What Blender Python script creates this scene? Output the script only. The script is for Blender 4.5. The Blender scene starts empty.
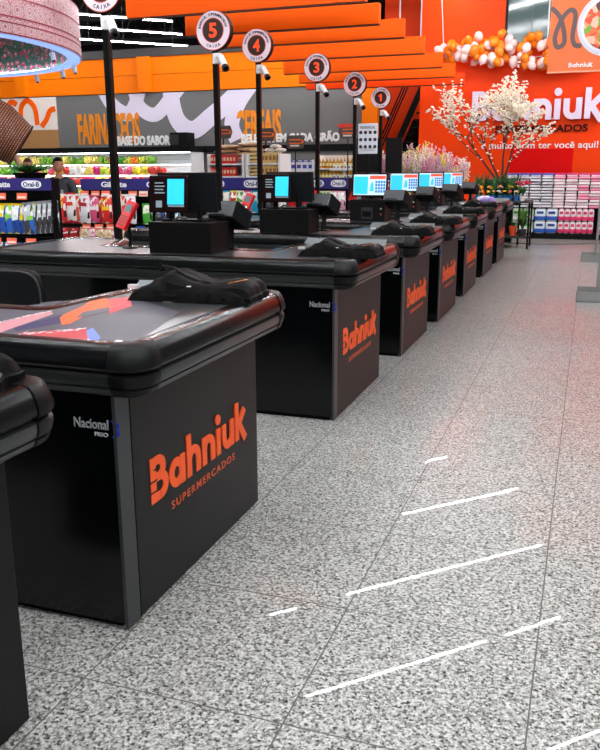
import bpy, bmesh, math, random
from math import pi, sin, cos, radians, sqrt
from mathutils import Vector, Matrix, noise
random.seed(7)
SC = bpy.context.scene
COL = SC.collection

# ---------------------------------------------------------------- camera, world, exposure
F, PITCH, YAW, ROLL, H = 807.3, 0.2480, 0.3380, -0.004, 1.6
fwd = Vector((-sin(YAW)*cos(PITCH), cos(YAW)*cos(PITCH), -sin(PITCH)))
rt = Vector((cos(YAW), sin(YAW), 0)); up = rt.cross(fwd)
r2 = cos(ROLL)*rt + sin(ROLL)*up; u2 = -sin(ROLL)*rt + cos(ROLL)*up
cam = bpy.data.cameras.new('camera'); co = bpy.data.objects.new('camera', cam); COL.objects.link(co)
cam.sensor_fit = 'HORIZONTAL'; cam.sensor_width = 36; cam.lens = F/600*36
cam.clip_start = .05; cam.clip_end = 200
co.matrix_world = Matrix(((r2.x, u2.x, -fwd.x, 0), (r2.y, u2.y, -fwd.y, 0), (r2.z, u2.z, -fwd.z, H), (0, 0, 0, 1)))
SC.camera = co
W = bpy.data.worlds.new('world'); SC.world = W; W.use_nodes = True
W.node_tree.nodes['Background'].inputs[0].default_value = (.92, .96, 1, 1)
W.node_tree.nodes['Background'].inputs[1].default_value = .14
SC.view_settings.view_transform = 'Standard'; SC.view_settings.look = 'None'
SC.view_settings.exposure = 0.32; SC.view_settings.gamma = 1.0; SC.view_settings.use_curve_mapping = False
LAMP = 160.0

# ---------------------------------------------------------------- materials
def lin(c):
    if isinstance(c, str):
        c = [int(c[i:i+2], 16)/255 for i in (0, 2, 4)]
    return tuple(x/12.92 if x <= .04045 else ((x+.055)/1.055)**2.4 for x in c) + (1,)
MC = {}
def M(hexc, rough=.5, metal=0., emit=0., coat=0., spec=None, alpha=1., trans=0.):
    if spec is None: spec = .14 if max(int(hexc[i:i+2], 16) for i in (0, 2, 4)) < 0x22 else .5
    k = (hexc, rough, metal, emit, coat, spec, alpha, trans)
    if k in MC: return MC[k]
    m = bpy.data.materials.new('paint_'+hexc); m.use_nodes = True
    b = m.node_tree.nodes['Principled BSDF']; c = lin(hexc)
    b.inputs['Base Color'].default_value = c; b.inputs['Roughness'].default_value = rough
    b.inputs['Metallic'].default_value = metal; b.inputs['Specular IOR Level'].default_value = spec
    b.inputs['Coat Weight'].default_value = coat; b.inputs['Alpha'].default_value = alpha
    b.inputs['Transmission Weight'].default_value = trans
    if emit:
        b.inputs['Emission Color'].default_value = c; b.inputs['Emission Strength'].default_value = emit
    MC[k] = m; return m
def nodes(m):
    nt = m.node_tree; return nt, nt.nodes['Principled BSDF'], nt.nodes.new, nt.links.new
def ramp(nt, fac, stops, interp='LINEAR'):
    r = nt.nodes.new('ShaderNodeValToRGB'); r.color_ramp.interpolation = interp
    e = r.color_ramp.elements
    while len(e) < len(stops): e.new(.5)
    for el, (p, c) in zip(e, stops): el.position = p; el.color = lin(c)
    nt.links.new(fac, r.inputs[0]); return r.outputs[0]
def texmat(name, kind, scale, stops, rough=.5, interp='LINEAR', bump=0., coord='Object', stretch=(1, 1, 1), metal=0., **kw):
    m = bpy.data.materials.new(name); m.use_nodes = True; nt, b, N, L = nodes(m)
    tc = N('ShaderNodeTexCoord'); mp = N('ShaderNodeMapping'); mp.inputs['Scale'].default_value = stretch
    L(tc.outputs[coord], mp.inputs[0])
    t = N(kind); t.inputs['Scale'].default_value = scale
    for k, v in kw.items():
        if k in t.inputs: t.inputs[k].default_value = v
        else: setattr(t, k, v)
    L(mp.outputs[0], t.inputs[0])
    out = t.outputs['Fac'] if 'Fac' in t.outputs and kind != 'ShaderNodeTexVoronoi' else (t.outputs['Distance'] if kind == 'ShaderNodeTexVoronoi' else t.outputs[0])
    if kind == 'ShaderNodeTexVoronoi' and interp == 'CELL':
        s = N('ShaderNodeSeparateColor'); L(t.outputs['Color'], s.inputs[0]); out = s.outputs[0]; interp = 'CONSTANT'
    L(ramp(nt, out, stops, interp), b.inputs['Base Color'])
    if int(stops[0][1][:2], 16) < 0x10: b.inputs['Specular IOR Level'].default_value = .08
    b.inputs['Roughness'].default_value = rough; b.inputs['Metallic'].default_value = metal
    if bump:
        bp = N('ShaderNodeBump'); bp.inputs['Strength'].default_value = bump; bp.inputs['Distance'].default_value = .01
        L(out, bp.inputs['Height']); L(bp.outputs[0], b.inputs['Normal'])
    return m

# polished speckled granite laid in 0.69 m tiles, each tilted a hair from its neighbours
def granite():
    m = bpy.data.materials.new('granite_tiles'); m.use_nodes = True; nt, b, N, L = nodes(m)
    geo = N('ShaderNodeNewGeometry')
    v1 = N('ShaderNodeTexVoronoi'); v1.inputs['Scale'].default_value = 118; L(geo.outputs['Position'], v1.inputs['Vector'])
    s1 = N('ShaderNodeSeparateColor'); L(v1.outputs['Color'], s1.inputs[0])
    c1 = ramp(nt, s1.outputs[0], [(0, '030303'), (.13, '101010'), (.23, '3c3b3a'), (.34, '868581'), (.52, 'adaca8'), (.76, 'cccbc7')], 'CONSTANT')
    n1 = N('ShaderNodeTexNoise'); n1.inputs['Scale'].default_value = 72; n1.inputs['Detail'].default_value = 5; n1.inputs['Roughness'].default_value = .75
    L(geo.outputs['Position'], n1.inputs['Vector'])
    c2 = ramp(nt, n1.outputs[0], [(.41, '050505'), (.46, '4a4a48'), (.51, 'b3b2ae'), (.66, 'd0cfcb')])
    mx = N('ShaderNodeMix'); mx.data_type = 'RGBA'; mx.blend_type = 'MIX'; mx.inputs[0].default_value = .45
    L(c1, mx.inputs[6]); L(c2, mx.inputs[7])
    # joints
    sp = N('ShaderNodeSeparateXYZ'); L(geo.outputs['Position'], sp.inputs[0])
    outs = []; cells = []
    for ax, off in (('X', .055), ('Y', -.56)):
        a = N('ShaderNodeMath'); a.operation = 'ADD'; a.inputs[1].default_value = off+69; L(sp.outputs[ax], a.inputs[0])
        d = N('ShaderNodeMath'); d.operation = 'DIVIDE'; d.inputs[1].default_value = .69; L(a.outputs[0], d.inputs[0])
        f = N('ShaderNodeMath'); f.operation = 'FRACT'; L(d.outputs[0], f.inputs[0])
        fl = N('ShaderNodeMath'); fl.operation = 'FLOOR'; L(d.outputs[0], fl.inputs[0]); cells.append(fl.outputs[0])
        l = N('ShaderNodeMath'); l.operation = 'LESS_THAN'; l.inputs[1].default_value = .008; L(f.outputs[0], l.inputs[0]); outs.append(l.outputs[0])
    mxx = N('ShaderNodeMath'); mxx.operation = 'MAXIMUM'; L(outs[0], mxx.inputs[0]); L(outs[1], mxx.inputs[1])
    m2 = N('ShaderNodeMix'); m2.data_type = 'RGBA'; L(mxx.outputs[0], m2.inputs[0]); L(mx.outputs[2], m2.inputs[6]); m2.inputs[7].default_value = lin('565551')
    L(m2.outputs[2], b.inputs['Base Color'])
    # per tile tilt
    cb = N('ShaderNodeCombineXYZ'); L(cells[0], cb.inputs[0]); L(cells[1], cb.inputs[1])
    wn = N('ShaderNodeTexWhiteNoise'); wn.noise_dimensions = '3D'; L(cb.outputs[0], wn.inputs['Vector'])
    sub = N('ShaderNodeVectorMath'); sub.operation = 'SUBTRACT'; sub.inputs[1].default_value = (.5, .5, .5); L(wn.outputs['Color'], sub.inputs[0])
    sc = N('ShaderNodeVectorMath'); sc.operation = 'MULTIPLY'; sc.inputs[1].default_value = (.0022, .0022, 0); L(sub.outputs[0], sc.inputs[0])
    ad = N('ShaderNodeVectorMath'); ad.operation = 'ADD'; L(sc.outputs[0], ad.inputs[0]); L(geo.outputs['Normal'], ad.inputs[1])
    nm = N('ShaderNodeVectorMath'); nm.operation = 'NORMALIZE'; L(ad.outputs[0], nm.inputs[0])
    L(nm.outputs[0], b.inputs['Normal'])
    b.inputs['Roughness'].default_value = .34; b.inputs['IOR'].default_value = 1.25
    b.inputs['Coat Weight'].default_value = .3; b.inputs['Coat Roughness'].default_value = .012; b.inputs['Coat IOR'].default_value = 1.4; L(nm.outputs[0], b.inputs['Coat Normal'])
    return m
GRANITE = granite()
BLACKGLOSS = M('030405', .18, spec=.4); BLACKSAT = M('0b0b0c', .35)
PANEL = M('090a0b', .4, spec=.22); TRIM = M('3b3e40', .35, metal=.5)
BUMP_ = M('060708', .22, spec=.33); BUMPLOW = M('454748', .28, metal=.75); CAP = M('08090a', .4, spec=.2)
TOP = M('323436', .4, coat=.7); TOP.node_tree.nodes['Principled BSDF'].inputs['Coat Roughness'].default_value = .2
ALU = M('a9adb0', .3, metal=.9)
ORANGE = M('ff6000', .5, spec=.15); ORANGE_D = M('f94300', .5, spec=.15); ORANGE_W = M('ff7a00', .5, spec=.15)
LOGO = M('f4591c', .5); BLACK = M('060606', .5); DARK = M('0d0d0e', .7); WHITE = M('f2f2f2', .5)
CHAR = M('1b1b1d', .6); GRAYWALL = M('6f6d6c', .6); RED = M('c4121a', .35)
LILAC = M('e9def2', .5)

# ---------------------------------------------------------------- mesh helpers
class MB:
    def __init__(s): s.b = bmesh.new(); s.mi = 0
    def _f(s, vs, sm=False):
        try:
            f = s.b.faces.new(vs); f.material_index = s.mi; f.smooth = sm
        except ValueError: pass
    def box(s, x0, x1, y0, y1, z0, z1, m=None):
        P = [(x0, y0, z0), (x1, y0, z0), (x1, y1, z0), (x0, y1, z0), (x0, y0, z1), (x1, y0, z1), (x1, y1, z1), (x0, y1, z1)]
        if m is not None: P = [m @ Vector(p) for p in P]
        v = [s.b.verts.new(p) for p in P]
        for q in ((3, 2, 1, 0), (4, 5, 6, 7), (0, 1, 5, 4), (1, 2, 6, 5), (2, 3, 7, 6), (3, 0, 4, 7)): s._f([v[i] for i in q])
        return s
    def rbox(s, x0, x1, y0, y1, z0, z1, r=.01, m=None):
        g = MB(); g.box(x0, x1, y0, y1, z0, z1)
        bmesh.ops.bevel(g.b, geom=g.b.edges[:], offset=r, segments=2, profile=.6, affect='EDGES')
        s.merge(g, m); return s
    def merge(s, g, m=None, sm=False):
        mp = {}
        for v in g.b.verts: mp[v] = s.b.verts.new(m @ v.co if m is not None else v.co)
        for f in g.b.faces: s._f([mp[v] for v in f.verts], f.smooth or sm)
        g.b.free()
    def rings(s, rs, close=True, cap=True, sm=True):
        V = [[s.b.verts.new(p) for p in r] for r in rs]; n = len(V[0])
        for a, c in zip(V, V[1:]):
            for i in range(n if close else n-1):
                j = (i+1) % n; s._f([a[i], a[j], c[j], c[i]], sm)
        if cap and close: s._f(V[0][::-1]); s._f(V[-1])
        return s
    def lathe(s, prof, c=(0, 0, 0), n=20, m=None, cap=True, sx=1, sy=1):
        rs = []
        for r, z in prof:
            ring = [Vector((c[0]+r*sx*cos(2*pi*i/n), c[1]+r*sy*sin(2*pi*i/n), c[2]+z)) for i in range(n)]
            rs.append([m @ p for p in ring] if m is not None else ring)
        return s.rings(rs, True, cap)
    def cyl(s, p, q, r, n=12, r2=None, cap=True):
        return s.tube([p, q], [r, r if r2 is None else r2], n, cap)
    def tube(s, pts, r, n=8, cap=True, closed=False):
        pts = [Vector(p) for p in pts]; R = r if isinstance(r, (list, tuple)) else [r]*len(pts)
        rs = []; N = len(pts); u = None
        for i, p in enumerate(pts):
            d = (pts[min(i+1, N-1)]-pts[max(i-1, 0)]).normalized() if not closed else (pts[(i+1) % N]-pts[i-1]).normalized()
            if u is None:
                u = d.orthogonal().normalized()
            else:
                u = (u-d*u.dot(d)); u = u.normalized() if u.length > 1e-6 else d.orthogonal().normalized()
            w = d.cross(u)
            rs.append([p+R[i]*(cos(2*pi*k/n)*u+sin(2*pi*k/n)*w) for k in range(n)])
        if closed: rs.append(rs[0]); cap = False
        return s.rings(rs, True, cap)
    def prism(s, poly, z0, z1, m=None):
        """poly: (x,y) list extruded in z, optionally transformed"""
        a = [Vector((x, y, z0)) for x, y in poly]; c = [Vector((x, y, z1)) for x, y in poly]
        if m is not None: a = [m @ v for v in a]; c = [m @ v for v in c]
        return s.rings([a, c], True, True, False)
    def ball(s, c, r, n=10, k=7, sz=1, sx=1, sy=1, m=None):
        c = Vector(c); rs = []
        for i in range(1, k):
            t = pi*i/k; ring = [Vector((c.x+r*sx*sin(t)*cos(2*pi*j/n), c.y+r*sy*sin(t)*sin(2*pi*j/n), c.z-r*sz*cos(t))) for j in range(n)]
            rs.append([m @ p for p in ring] if m is not None else ring)
        return s.rings(rs)
    def quad(s, a, b, c, d): s._f([s.b.verts.new(p) for p in (a, b, c, d)]); return s
def build(name, g, mat, parent=None, loc=None, rot=None):
    me = bpy.data.meshes.new(name)
    bmesh.ops.recalc_face_normals(g.b, faces=g.b.faces[:])
    g.b.to_mesh(me); g.b.free()
    for m in (mat if isinstance(mat, (list, tuple)) else [mat]): me.materials.append(m)
    if any(p.use_smooth for p in me.polygons): me.set_sharp_from_angle(angle=radians(38))
    o = bpy.data.objects.new(name, me); COL.objects.link(o)
    if parent: o.parent = parent
    if loc: o.location = loc
    if rot: o.rotation_euler = rot
    return o
def thing(name, label, cat, loc=(0, 0, 0), rz=0, group=None):
    o = bpy.data.objects.new(name, None); COL.objects.link(o); o.location = loc; o.rotation_euler = (0, 0, rz)
    o.empty_display_size = .1
    return tag(o, label, cat, group)
def tag(o, label, cat, group=None, kind=None):
    o['label'] = label; o['category'] = cat
    if group: o['group'] = group
    if kind: o['kind'] = kind
    return o
def struct(name, g, mat): o = build(name, g, mat); o['kind'] = 'structure'; return o
KIDS = {}
def dup(root, loc=None, rz=None, label=None, group=None, parent=None):
    r = root.copy(); COL.objects.link(r)
    if parent is not None: r.parent = parent
    if loc is not None: r.location = loc
    if rz is not None: r.rotation_euler[2] = rz
    if label: r['label'] = label
    if group: r['group'] = group
    for ch in [o for o in root.children]: dup(ch, parent=r)
    return r
def B(*a, **k): return MB().box(*a, **k)

# lettering -------------------------------------------------------------------
def text_mesh(s, bold=0., depth=.004, space=1., res=3):
    cu = bpy.data.curves.new('t', 'FONT'); cu.body = s; cu.size = 1; cu.extrude = .5; cu.offset = bold
    cu.resolution_u = res; cu.space_character = space
    o = bpy.data.objects.new('t', cu); COL.objects.link(o)
    dg = bpy.context.evaluated_depsgraph_get(); dg.update()
    me = bpy.data.meshes.new_from_object(o.evaluated_get(dg))
    bpy.data.objects.remove(o); bpy.data.curves.remove(cu)
    return me
def text(name, s, mat, parent, org, xdir, udir, x0, x1, z0, z1, bold=0., depth=.003, space=1., curve=None):
    """text fitted in the box [x0,x1]x[z0,z1] of the plane at org spanned by xdir, udir; extruded along the normal"""
    me = text_mesh(s, bold, space=space)
    xs = [v.co.x for v in me.vertices]; ys = [v.co.y for v in me.vertices]
    ax, bx, ay, by = min(xs), max(xs), min(ys), max(ys)
    X = Vector(xdir); U = Vector(udir); Nn = X.cross(U); O = Vector(org)
    for v in me.vertices:
        a = x0+(v.co.x-ax)/(bx-ax)*(x1-x0); c = z0+(v.co.y-ay)/(by-ay)*(z1-z0); d = (v.co.z+.5)*depth
        v.co = O+X*a+U*c+Nn*d
    me.name = name; me.materials.clear(); me.materials.append(mat)
    for p in me.polygons: p.material_index = 0
    o = bpy.data.objects.new(name, me); COL.objects.link(o); o.parent = parent
    return o
def ring_text(name, s, mat, parent, org, xdir, udir, R, size, a_mid, step, bottom=False, bold=.02):
    """letters set round a circle of radius R"""
    X = Vector(xdir); U = Vector(udir); Nn = X.cross(U); O = Vector(org); vs = []; fs = []
    n = len(s)
    for i, ch in enumerate(s):
        if ch == ' ': continue
        me = text_mesh(ch, bold, res=1); xs = [v.co.x for v in me.vertices]; cx = (min(xs)+max(xs))/2
        t = a_mid-(i-(n-1)/2)*step if not bottom else a_mid+(i-(n-1)/2)*step
        e = Vector((cos(t), sin(t))); tn = Vector((sin(t), -cos(t)))
        if bottom: e2, tn = -e, -tn
        else: e2 = e
        base = len(vs)
        for v in me.vertices:
            q = e*R+tn*((v.co.x-cx)*size)+e2*((v.co.y-.35)*size)
            vs.append(O+X*q.x+U*q.y+Nn*(v.co.z+.5)*.003)
        fs += [[base+k for k in p.vertices] for p in me.polygons]
        bpy.data.meshes.remove(me)
    me = bpy.data.meshes.new(name); me.from_pydata(vs, [], fs); me.materials.append(mat)
    o = bpy.data.objects.new(name, me); COL.objects.link(o); o.parent = parent; return o
def logo_polys():
    w = .30; P = []; x = 0
    def seg(a, b): 
        a = Vector(a); b = Vector(b); d = (b-a).normalized(); n = Vector((-d.y, d.x))*w/2; P.append([a+n, a-n, b-n, b+n])
    def arc(c, rx, ry, a0, a1, n=14):
        q = [Vector((c[0]+rx*cos(a0+(a1-a0)*k/n), c[1]+ry*sin(a0+(a1-a0)*k/n))) for k in range(n+1)]
        T = []
        for k in range(n+1):
            t = a0+(a1-a0)*k/n; d = Vector((cos(t)/max(rx, .01), sin(t)/max(ry, .01))).normalized()*w/2; T.append((q[k]+d, q[k]-d))
        for k in range(n): P.append([T[k][0], T[k][1], T[k+1][1], T[k+1][0]])
    # B
    seg((x+.15, 0), (x+.15, 1.5)); seg((x+.15, 1.35), (x+.45, 1.35)); seg((x+.15, .8), (x+.5, .8)); seg((x+.15, .15), (x+.5, .15))
    arc((x+.45, 1.075), .27, .275, -pi/2, pi/2); arc((x+.52, .475), .33, .325, -pi/2, pi/2); x += 1.1
    arc((x+.42, .5), .32, .36, 0, 2*pi, 24); seg((x+.80, 0), (x+.80, 1.0)); x += 1.08
    seg((x+.15, 0), (x+.15, 1.5)); arc((x+.46, .55), .31, .34, 0, pi); seg((x+.77, 0), (x+.77, .56)); x += 1.05
    seg((x+.15, 0), (x+.15, 1.03)); arc((x+.46, .55), .31, .34, 0, pi); seg((x+.77, 0), (x+.77, .56)); x += 1.05
    seg((x+.15, 0), (x+.15, 1.0)); P.append([Vector((x+.15+.19*cos(k*pi/8), 1.34+.19*sin(k*pi/8))) for k in range(16)]); x += .45
    seg((x+.15, .45), (x+.15, 1.0)); arc((x+.46, .47), .31, .34, pi, 2*pi); seg((x+.77, 0), (x+.77, 1.03)); x += 1.05
    seg((x+.15, 0), (x+.15, 1.5)); seg((x+.2, .5), (x+.82, 1.12)); seg((x+.34, .62), (x+.86, -.12)); x += .95
    return P, x
def logo(name, mat, par, org, xdir, udir, x0, x1, z0, z1, depth):
    P, wd = logo_polys(); O = Vector(org); X = Vector(xdir); U = Vector(udir); Nn = X.cross(U); g = MB()
    for k, p in enumerate(P):
        f = lambda q, d: O+X*(x0+q.x/wd*(x1-x0))+U*(z0+q.y/1.53*(z1-z0))+Nn*d
        g.rings([[f(q, 0) for q in p], [f(q, depth*(1+.012*k)) for q in p]], True, True, False)
    return build(name, g, mat, par)
XD, YD, ZD = (1, 0, 0), (0, 1, 0), (0, 0, 1)

# ---------------------------------------------------------------- the shell
struct('floor', B(-24, 10, -8, 34, -.1, 0), GRANITE)
struct('ceiling', B(-24, 10, -8, 34, 7.6, 7.7), M('131314', .9))
g = B(-18.4, -5.86, 22, 22.15, 0, 3.81); struct('wall_back', g, GRAYWALL)
g = B(-20.5, -5.86, 21.95, 22.15, 3.83, 4.30); g.box(-20.5, -5.86, 21.95, 22.15, 4.315, 4.79)
g.box(-12.62, -12.23, 21.8, 21.95, 3.83, 4.79); g.box(-16.9, -16.5, 21.8, 21.95, 3.83, 4.79)
struct('trim_1', g, ORANGE_W)
struct('trim_2', B(-20.5, -5.86, 21.9, 22.15, 4.795, 5.02), M('3a3637', .7))
# painted lower poster part of the back wall at its far end: cream and tan
g = B(-18.4, -15.58, 21.97, 22, 2.85, 3.8); struct('trim_3', g, M('efe0d8', .6))
struct('trim_4', B(-18.4, -15.58, 21.97, 22, 2.25, 2.85), M('b07e4c', .6))
struct('trim_5', B(-15.5, -5.9, 21.94, 22, 2.12, 2.30), DARK)
# end wall with its logo
g = B(-4.28, 6.5, 21.5, 21.7, 0, 7.6); wall_end = struct('wall_end', g, ORANGE_D)
g = B(-5.86, -5.45, 21.7, 22.1, 0, 3.85); struct('trim_6', g, ORANGE_W)
g = B(-5.9, -4.1, 24.2, 24.3, 0, 7.6); struct('wall_stairwell', g, ORANGE_D)
g = B(-24, 10, 33.5, 33.6, 0, 7.7); struct('wall_far', g, M('161617', .9))
g = B(-24, -23.9, -8, 34, 0, 7.7); struct('wall_side', g, M('8a8580', .8))
# mezzanine window in the end wall
g = MB()
for a in ((-2.25, -2.19, 4.57, 6.3), (-1.02, -.96, 4.57, 6.3), (-2.25, -.96, 4.52, 4.58), (-2.25, -.96, 6.28, 6.34)):
    g.box(a[0], a[1], 21.44, 21.5, a[2], a[3])
wn = struct('window_1', g, BLACK)
build('pane', B(-2.19, -1.02, 21.47, 21.49, 4.58, 6.28), M('38504f', .1), wn)
build('mullion', B(-1.63, -1.61, 21.455, 21.47, 4.58, 6.28), M('2c3b3a', .4), wn)
# red sheet on the end wall
g = B(-1.95, -.46, 21.44, 21.49, 1.2, 2.1); tag(build('red_sheet', g, M('e20808', .5, spec=.1)), 'plain red sheet fixed to the orange wall above the stacked paper packs', 'panel')

# lettering of the end wall (each line a sign of its own)
t = thing('wall_lettering', 'large pale raised store name lettering on the orange end wall', 'sign', (0, 21.5, 0))
def word(s, mat, par, x0, x1, z0, z1, bold, y, d=.05, nm='word'):
    return text(nm, s, mat, par, (0, y, 0), XD, ZD, x0, x1, z0, z1, bold=bold, depth=d)
logo('word', LILAC, t, (0, -.005, 0), XD, ZD, -2.95, .16, 2.78, 3.50, .08)
t2 = thing('wall_lettering', 'small black raised word SUPERMERCADOS under the store name on the orange wall', 'sign', (0, 21.5, 0))
word('SUPERMERCADOS', M('1b0805', .5), t2, -2.36, -.17, 2.49, 2.66, .02, -.005, .04)
t3 = thing('wall_lettering', 'white greeting in small letters low on the orange end wall', 'sign', (0, 21.5, 0))
word('é muito bom ter você aqui!', WHITE, t3, -2.68, .1, 2.06, 2.27, .012, -.005, .02)

# lettering of the grey back wall
t = thing('wall_lettering', 'tall condensed orange word FARINACEOS on the grey back wall', 'sign', (0, 22, 0))
word('FARINÁCEOS', M('f08a12', .5), t, -14.86, -12.72, 2.38, 3.5, .04, -.005, .02)
t = thing('wall_lettering', 'white words A BASE DO SABOR on the grey back wall', 'sign', (0, 22, 0))
word('A BASE DO SABOR', WHITE, t, -13.75, -11.72, 2.34, 2.62, .05, -.03, .02)
t = thing('wall_lettering', 'tall condensed orange word CEREAIS on the grey back wall', 'sign', (0, 22, 0))
word('CEREAIS', M('f08a12', .5), t, -9.62, -8.25, 2.42, 3.26, .04, -.005, .02)
t = thing('wall_lettering', 'white words BELEZA AR EM CADA GRAO on the grey back wall', 'sign', (0, 22, 0))
word('BELEZAR EM CADA GRÃO', WHITE, t, -9.45, -6.55, 2.37, 2.66, .05, -.03, .02)

def ribbon(g, pts, w, y, d=.012, n=10):
    """flat painted band following a smooth path in the x-z plane"""
    P = []
    pts = [Vector((a, c)) for a, c in pts]
    for i in range(len(pts)-1):
        p0 = pts[max(i-1, 0)]; p1 = pts[i]; p2 = pts[i+1]; p3 = pts[min(i+2, len(pts)-1)]
        for k in range(n):
            s = k/n; P.append(.5*((2*p1)+(p2-p0)*s+(2*p0-5*p1+4*p2-p3)*s*s+(3*p1-p0-3*p2+p3)*s**3))
    P.append(pts[-1]); L = []; R = []
    for i, p in enumerate(P):
        d_ = (P[min(i+1, len(P)-1)]-P[max(i-1, 0)]).normalized(); nn = Vector((-d_.y, d_.x))*w/2
        L.append(p+nn); R.append(p-nn)
    ra = [[(a.x, y-.00006*i, a.y), (b.x, y-.00006*i, b.y), (b.x, y+d, b.y), (a.x, y+d, a.y)] for i, (a, b) in enumerate(zip(L, R))]
    g.rings(ra, True, True, False); return g
def clampz(o, z):
    for v in o.data.vertices: v.co.z = min(v.co.z, z)
g = ribbon(MB(), [(-14.0, 4.1), (-13.6, 3.5), (-13.1, 3.25), (-12.8, 3.6), (-12.6, 4.1)], .42, 21.985)
ribbon(g, [(-12.9, 4.1), (-12.7, 3.45), (-12.2, 3.2), (-11.7, 3.6), (-11.2, 4.1)], .40, 21.982)
ribbon(g, [(-11.7, 4.1), (-11.5, 3.1), (-11.0, 2.75), (-10.4, 3.1), (-9.7, 3.6), (-9.2, 4.1)], .5, 21.979)
ribbon(g, [(-9.0, 4.1), (-9.5, 3.5), (-9.75, 2.9), (-9.6, 2.45)], .45, 21.976)
o = build('painted_swirl', g, LILAC); clampz(o, 3.8)
tag(o, 'wide pale lilac handwritten swirl painted across the grey back wall', 'wall painting')
g = ribbon(MB(), [(-16.9, 2.9), (-16.85, 3.5), (-16.6, 3.72), (-16.35, 3.5), (-16.3, 3.0), (-16.1, 2.75), (-15.95, 3.0)][:5], .16, 21.955)
ribbon(g, [(-17.35, 3.05), (-17.4, 3.45), (-17.2, 3.7), (-17.0, 3.62)], .16, 21.952)
ribbon(g, [(-16.15, 2.95), (-15.95, 3.15), (-15.8, 3.4), (-15.6, 3.46)], .16, 21.95)
tag(build('painted_swirl', g, ORANGE), 'orange looping line painted on the cream part of the back wall', 'wall painting')

# stairs in the recess
st = thing('staircase', 'black metal staircase rising in the recess beside the orange end wall', 'staircase', (0, 0, 0))
def sl(g, a, b, w, y0, y1):
    a = Vector(a); b = Vector(b); d = (b-a).normalized(); n = Vector((-d.y, d.x))*w/2
    q = [a+n, b+n, b-n, a-n]
    g.rings([[(p.x, y0, p.y) for p in q], [(p.x, y1, p.y) for p in q]], True, True, False)
g = MB(); sl(g, (-5.6, 1.0), (-4.3, 3.95), .16, 22.3, 22.36); build('stringer', g, BLACK, st)
g = MB()
for k in range(3): sl(g, (-5.75, 1.5+k*.16), (-4.6, 4.1+k*.16), .035, 22.24, 22.27)
build('handrail', g, BLACK, st)
g = MB()
for k in range(16): g.box(-5.5+k*.08, -5.3+k*.08, 22.36, 23.3, .9+k*.18, .94+k*.18)
build('steps', g, BLACK, st)
g = MB(); g.prism([(-5.75, 0), (-4.3, 0), (-4.3, 2.95), (-4.85, 2.95), (-5.5, 1.45)], 0, .1, Matrix(((1, 0, 0, 0), (0, 0, 1, 23.4), (0, 1, 0, 0), (0, 0, 0, 1))))
build('understair_panel', g, BLACK, st)

# ceiling: trusses and the hung orange beams
for i, y in enumerate((12, 16.5, 21, 25.5, 30)):
    g = MB(); g.box(-23, 9, y-.06, y+.06, 7.35, 7.5); g.box(-23, 9, y-.06, y+.06, 6.55, 6.67)
    for k in range(32):
        x = -23+k; g.tube([(x, y, 6.65), (x+.5, y, 7.38), (x+1, y, 6.65)], .03, 5)
    tag(build('roof_truss', g, CHAR), 'dark steel roof truss under the black ceiling', 'truss', 'dark steel roof trusses under the black ceiling')
beams = [(5.9, 3.62, 3.95, -6.3, -2.9), (7.45, 3.66, 3.98, -6.4, -2.9), (9.1, 3.72, 3.99, -6.4, -2.9), (10.82, 3.70, 3.98, -6.39, -2.9), (11.95, 3.61, 3.885, -6.04, -3.0),
         (13.14, 3.594, 3.866, -5.97, -2.9), (14.8, 3.568, 3.845, -6.06, -2.9), (16.6, 3.538, 3.81, -6.18, -2.9), (18.2, 3.52, 3.79, -6.4, -2.9), (19.6, 3.505, 3.74, -6.7, -2.9)]
blabels = ['', '', '', 'hung orange beam highest in the picture', 'second highest hung orange beam in view', 'third hung orange beam from the top', 'fourth hung orange beam from the top',
           'fifth hung orange beam from the top', 'sixth hung orange beam from the top', 'lowest hung orange beam, last before the end wall']
for i, (y, z0, z1, x0, x1) in enumerate(beams):
    t = thing('hanging_beam', blabels[i] or 'hung orange beam nearer than all those in view', 'beam', (0, y, 0), 0, 'orange beams hung from the ceiling')
    build('board', MB().rbox(x0, x1, 0, .12, z0, z1, .006), ORANGE if i != 9 else ORANGE_D, t)
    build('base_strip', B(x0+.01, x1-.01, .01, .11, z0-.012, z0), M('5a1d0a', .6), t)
    for x in ((x1-.08,) if i in (5, 6) else ()): build('hanging_wire', MB().cyl((x, .06, z1), (x, .06, 7.6), .012, 5), M('bdbdbd', .4), t)

# ceiling lamps: tubes set at 45 degrees to the aisle
HL = 6.0
def lamp_line(perp, segs):
    global lampp
    for s0, s1 in segs:
        n = max(1, round((s1-s0)/2.5)); L = (s1-s0)/n
        for k in range(n):
            sc_ = s0+L*(k+.5); x = (sc_+perp)/sqrt(2); y = (sc_-perp)/sqrt(2)
            if -23 < x < 9.5 and -7.5 < y < 33:
                lab = 'white fluorescent tube lamp hung under the dark ceiling' if y > 20 and x < -5 else 'white fluorescent tube lamp, mirrored in the floor or added unseen as fill light'
                t = thing('tube_lamp', lab, 'lamp', (x, y, HL), pi/4, lab+'s')
                build('tube', B(-L/2+.02, L/2-.02, -.011, .011, 0, .022), TUBE, t)
                build('housing', B(-L/2+.02, L/2-.02, -.03, .03, .023, .06), M('c8c8c8', .5), t)
                build('hanger', MB().cyl((-L*.3, 0, .07), (-L*.3, 0, 1.6), .006, 4).cyl((L*.3, 0, .07), (L*.3, 0, 1.6), .006, 4), M('8a8a8a', .5), t)
TUBE = M('fbfdff', .5, emit=LAMP)
lamp_line(-11.79, [(5.04, 5.6), (6.56, 12.05)])
lamp_line(-9.43, [(4.58, 7.97), (8.34, 9.59)])
lamp_line(-14.4, [(9.46, 12.85)])
lamp_line(-17.0, [(11.86, 12.6)])
lamp_line(-6.98, [(7.0, 8.0)])
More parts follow.
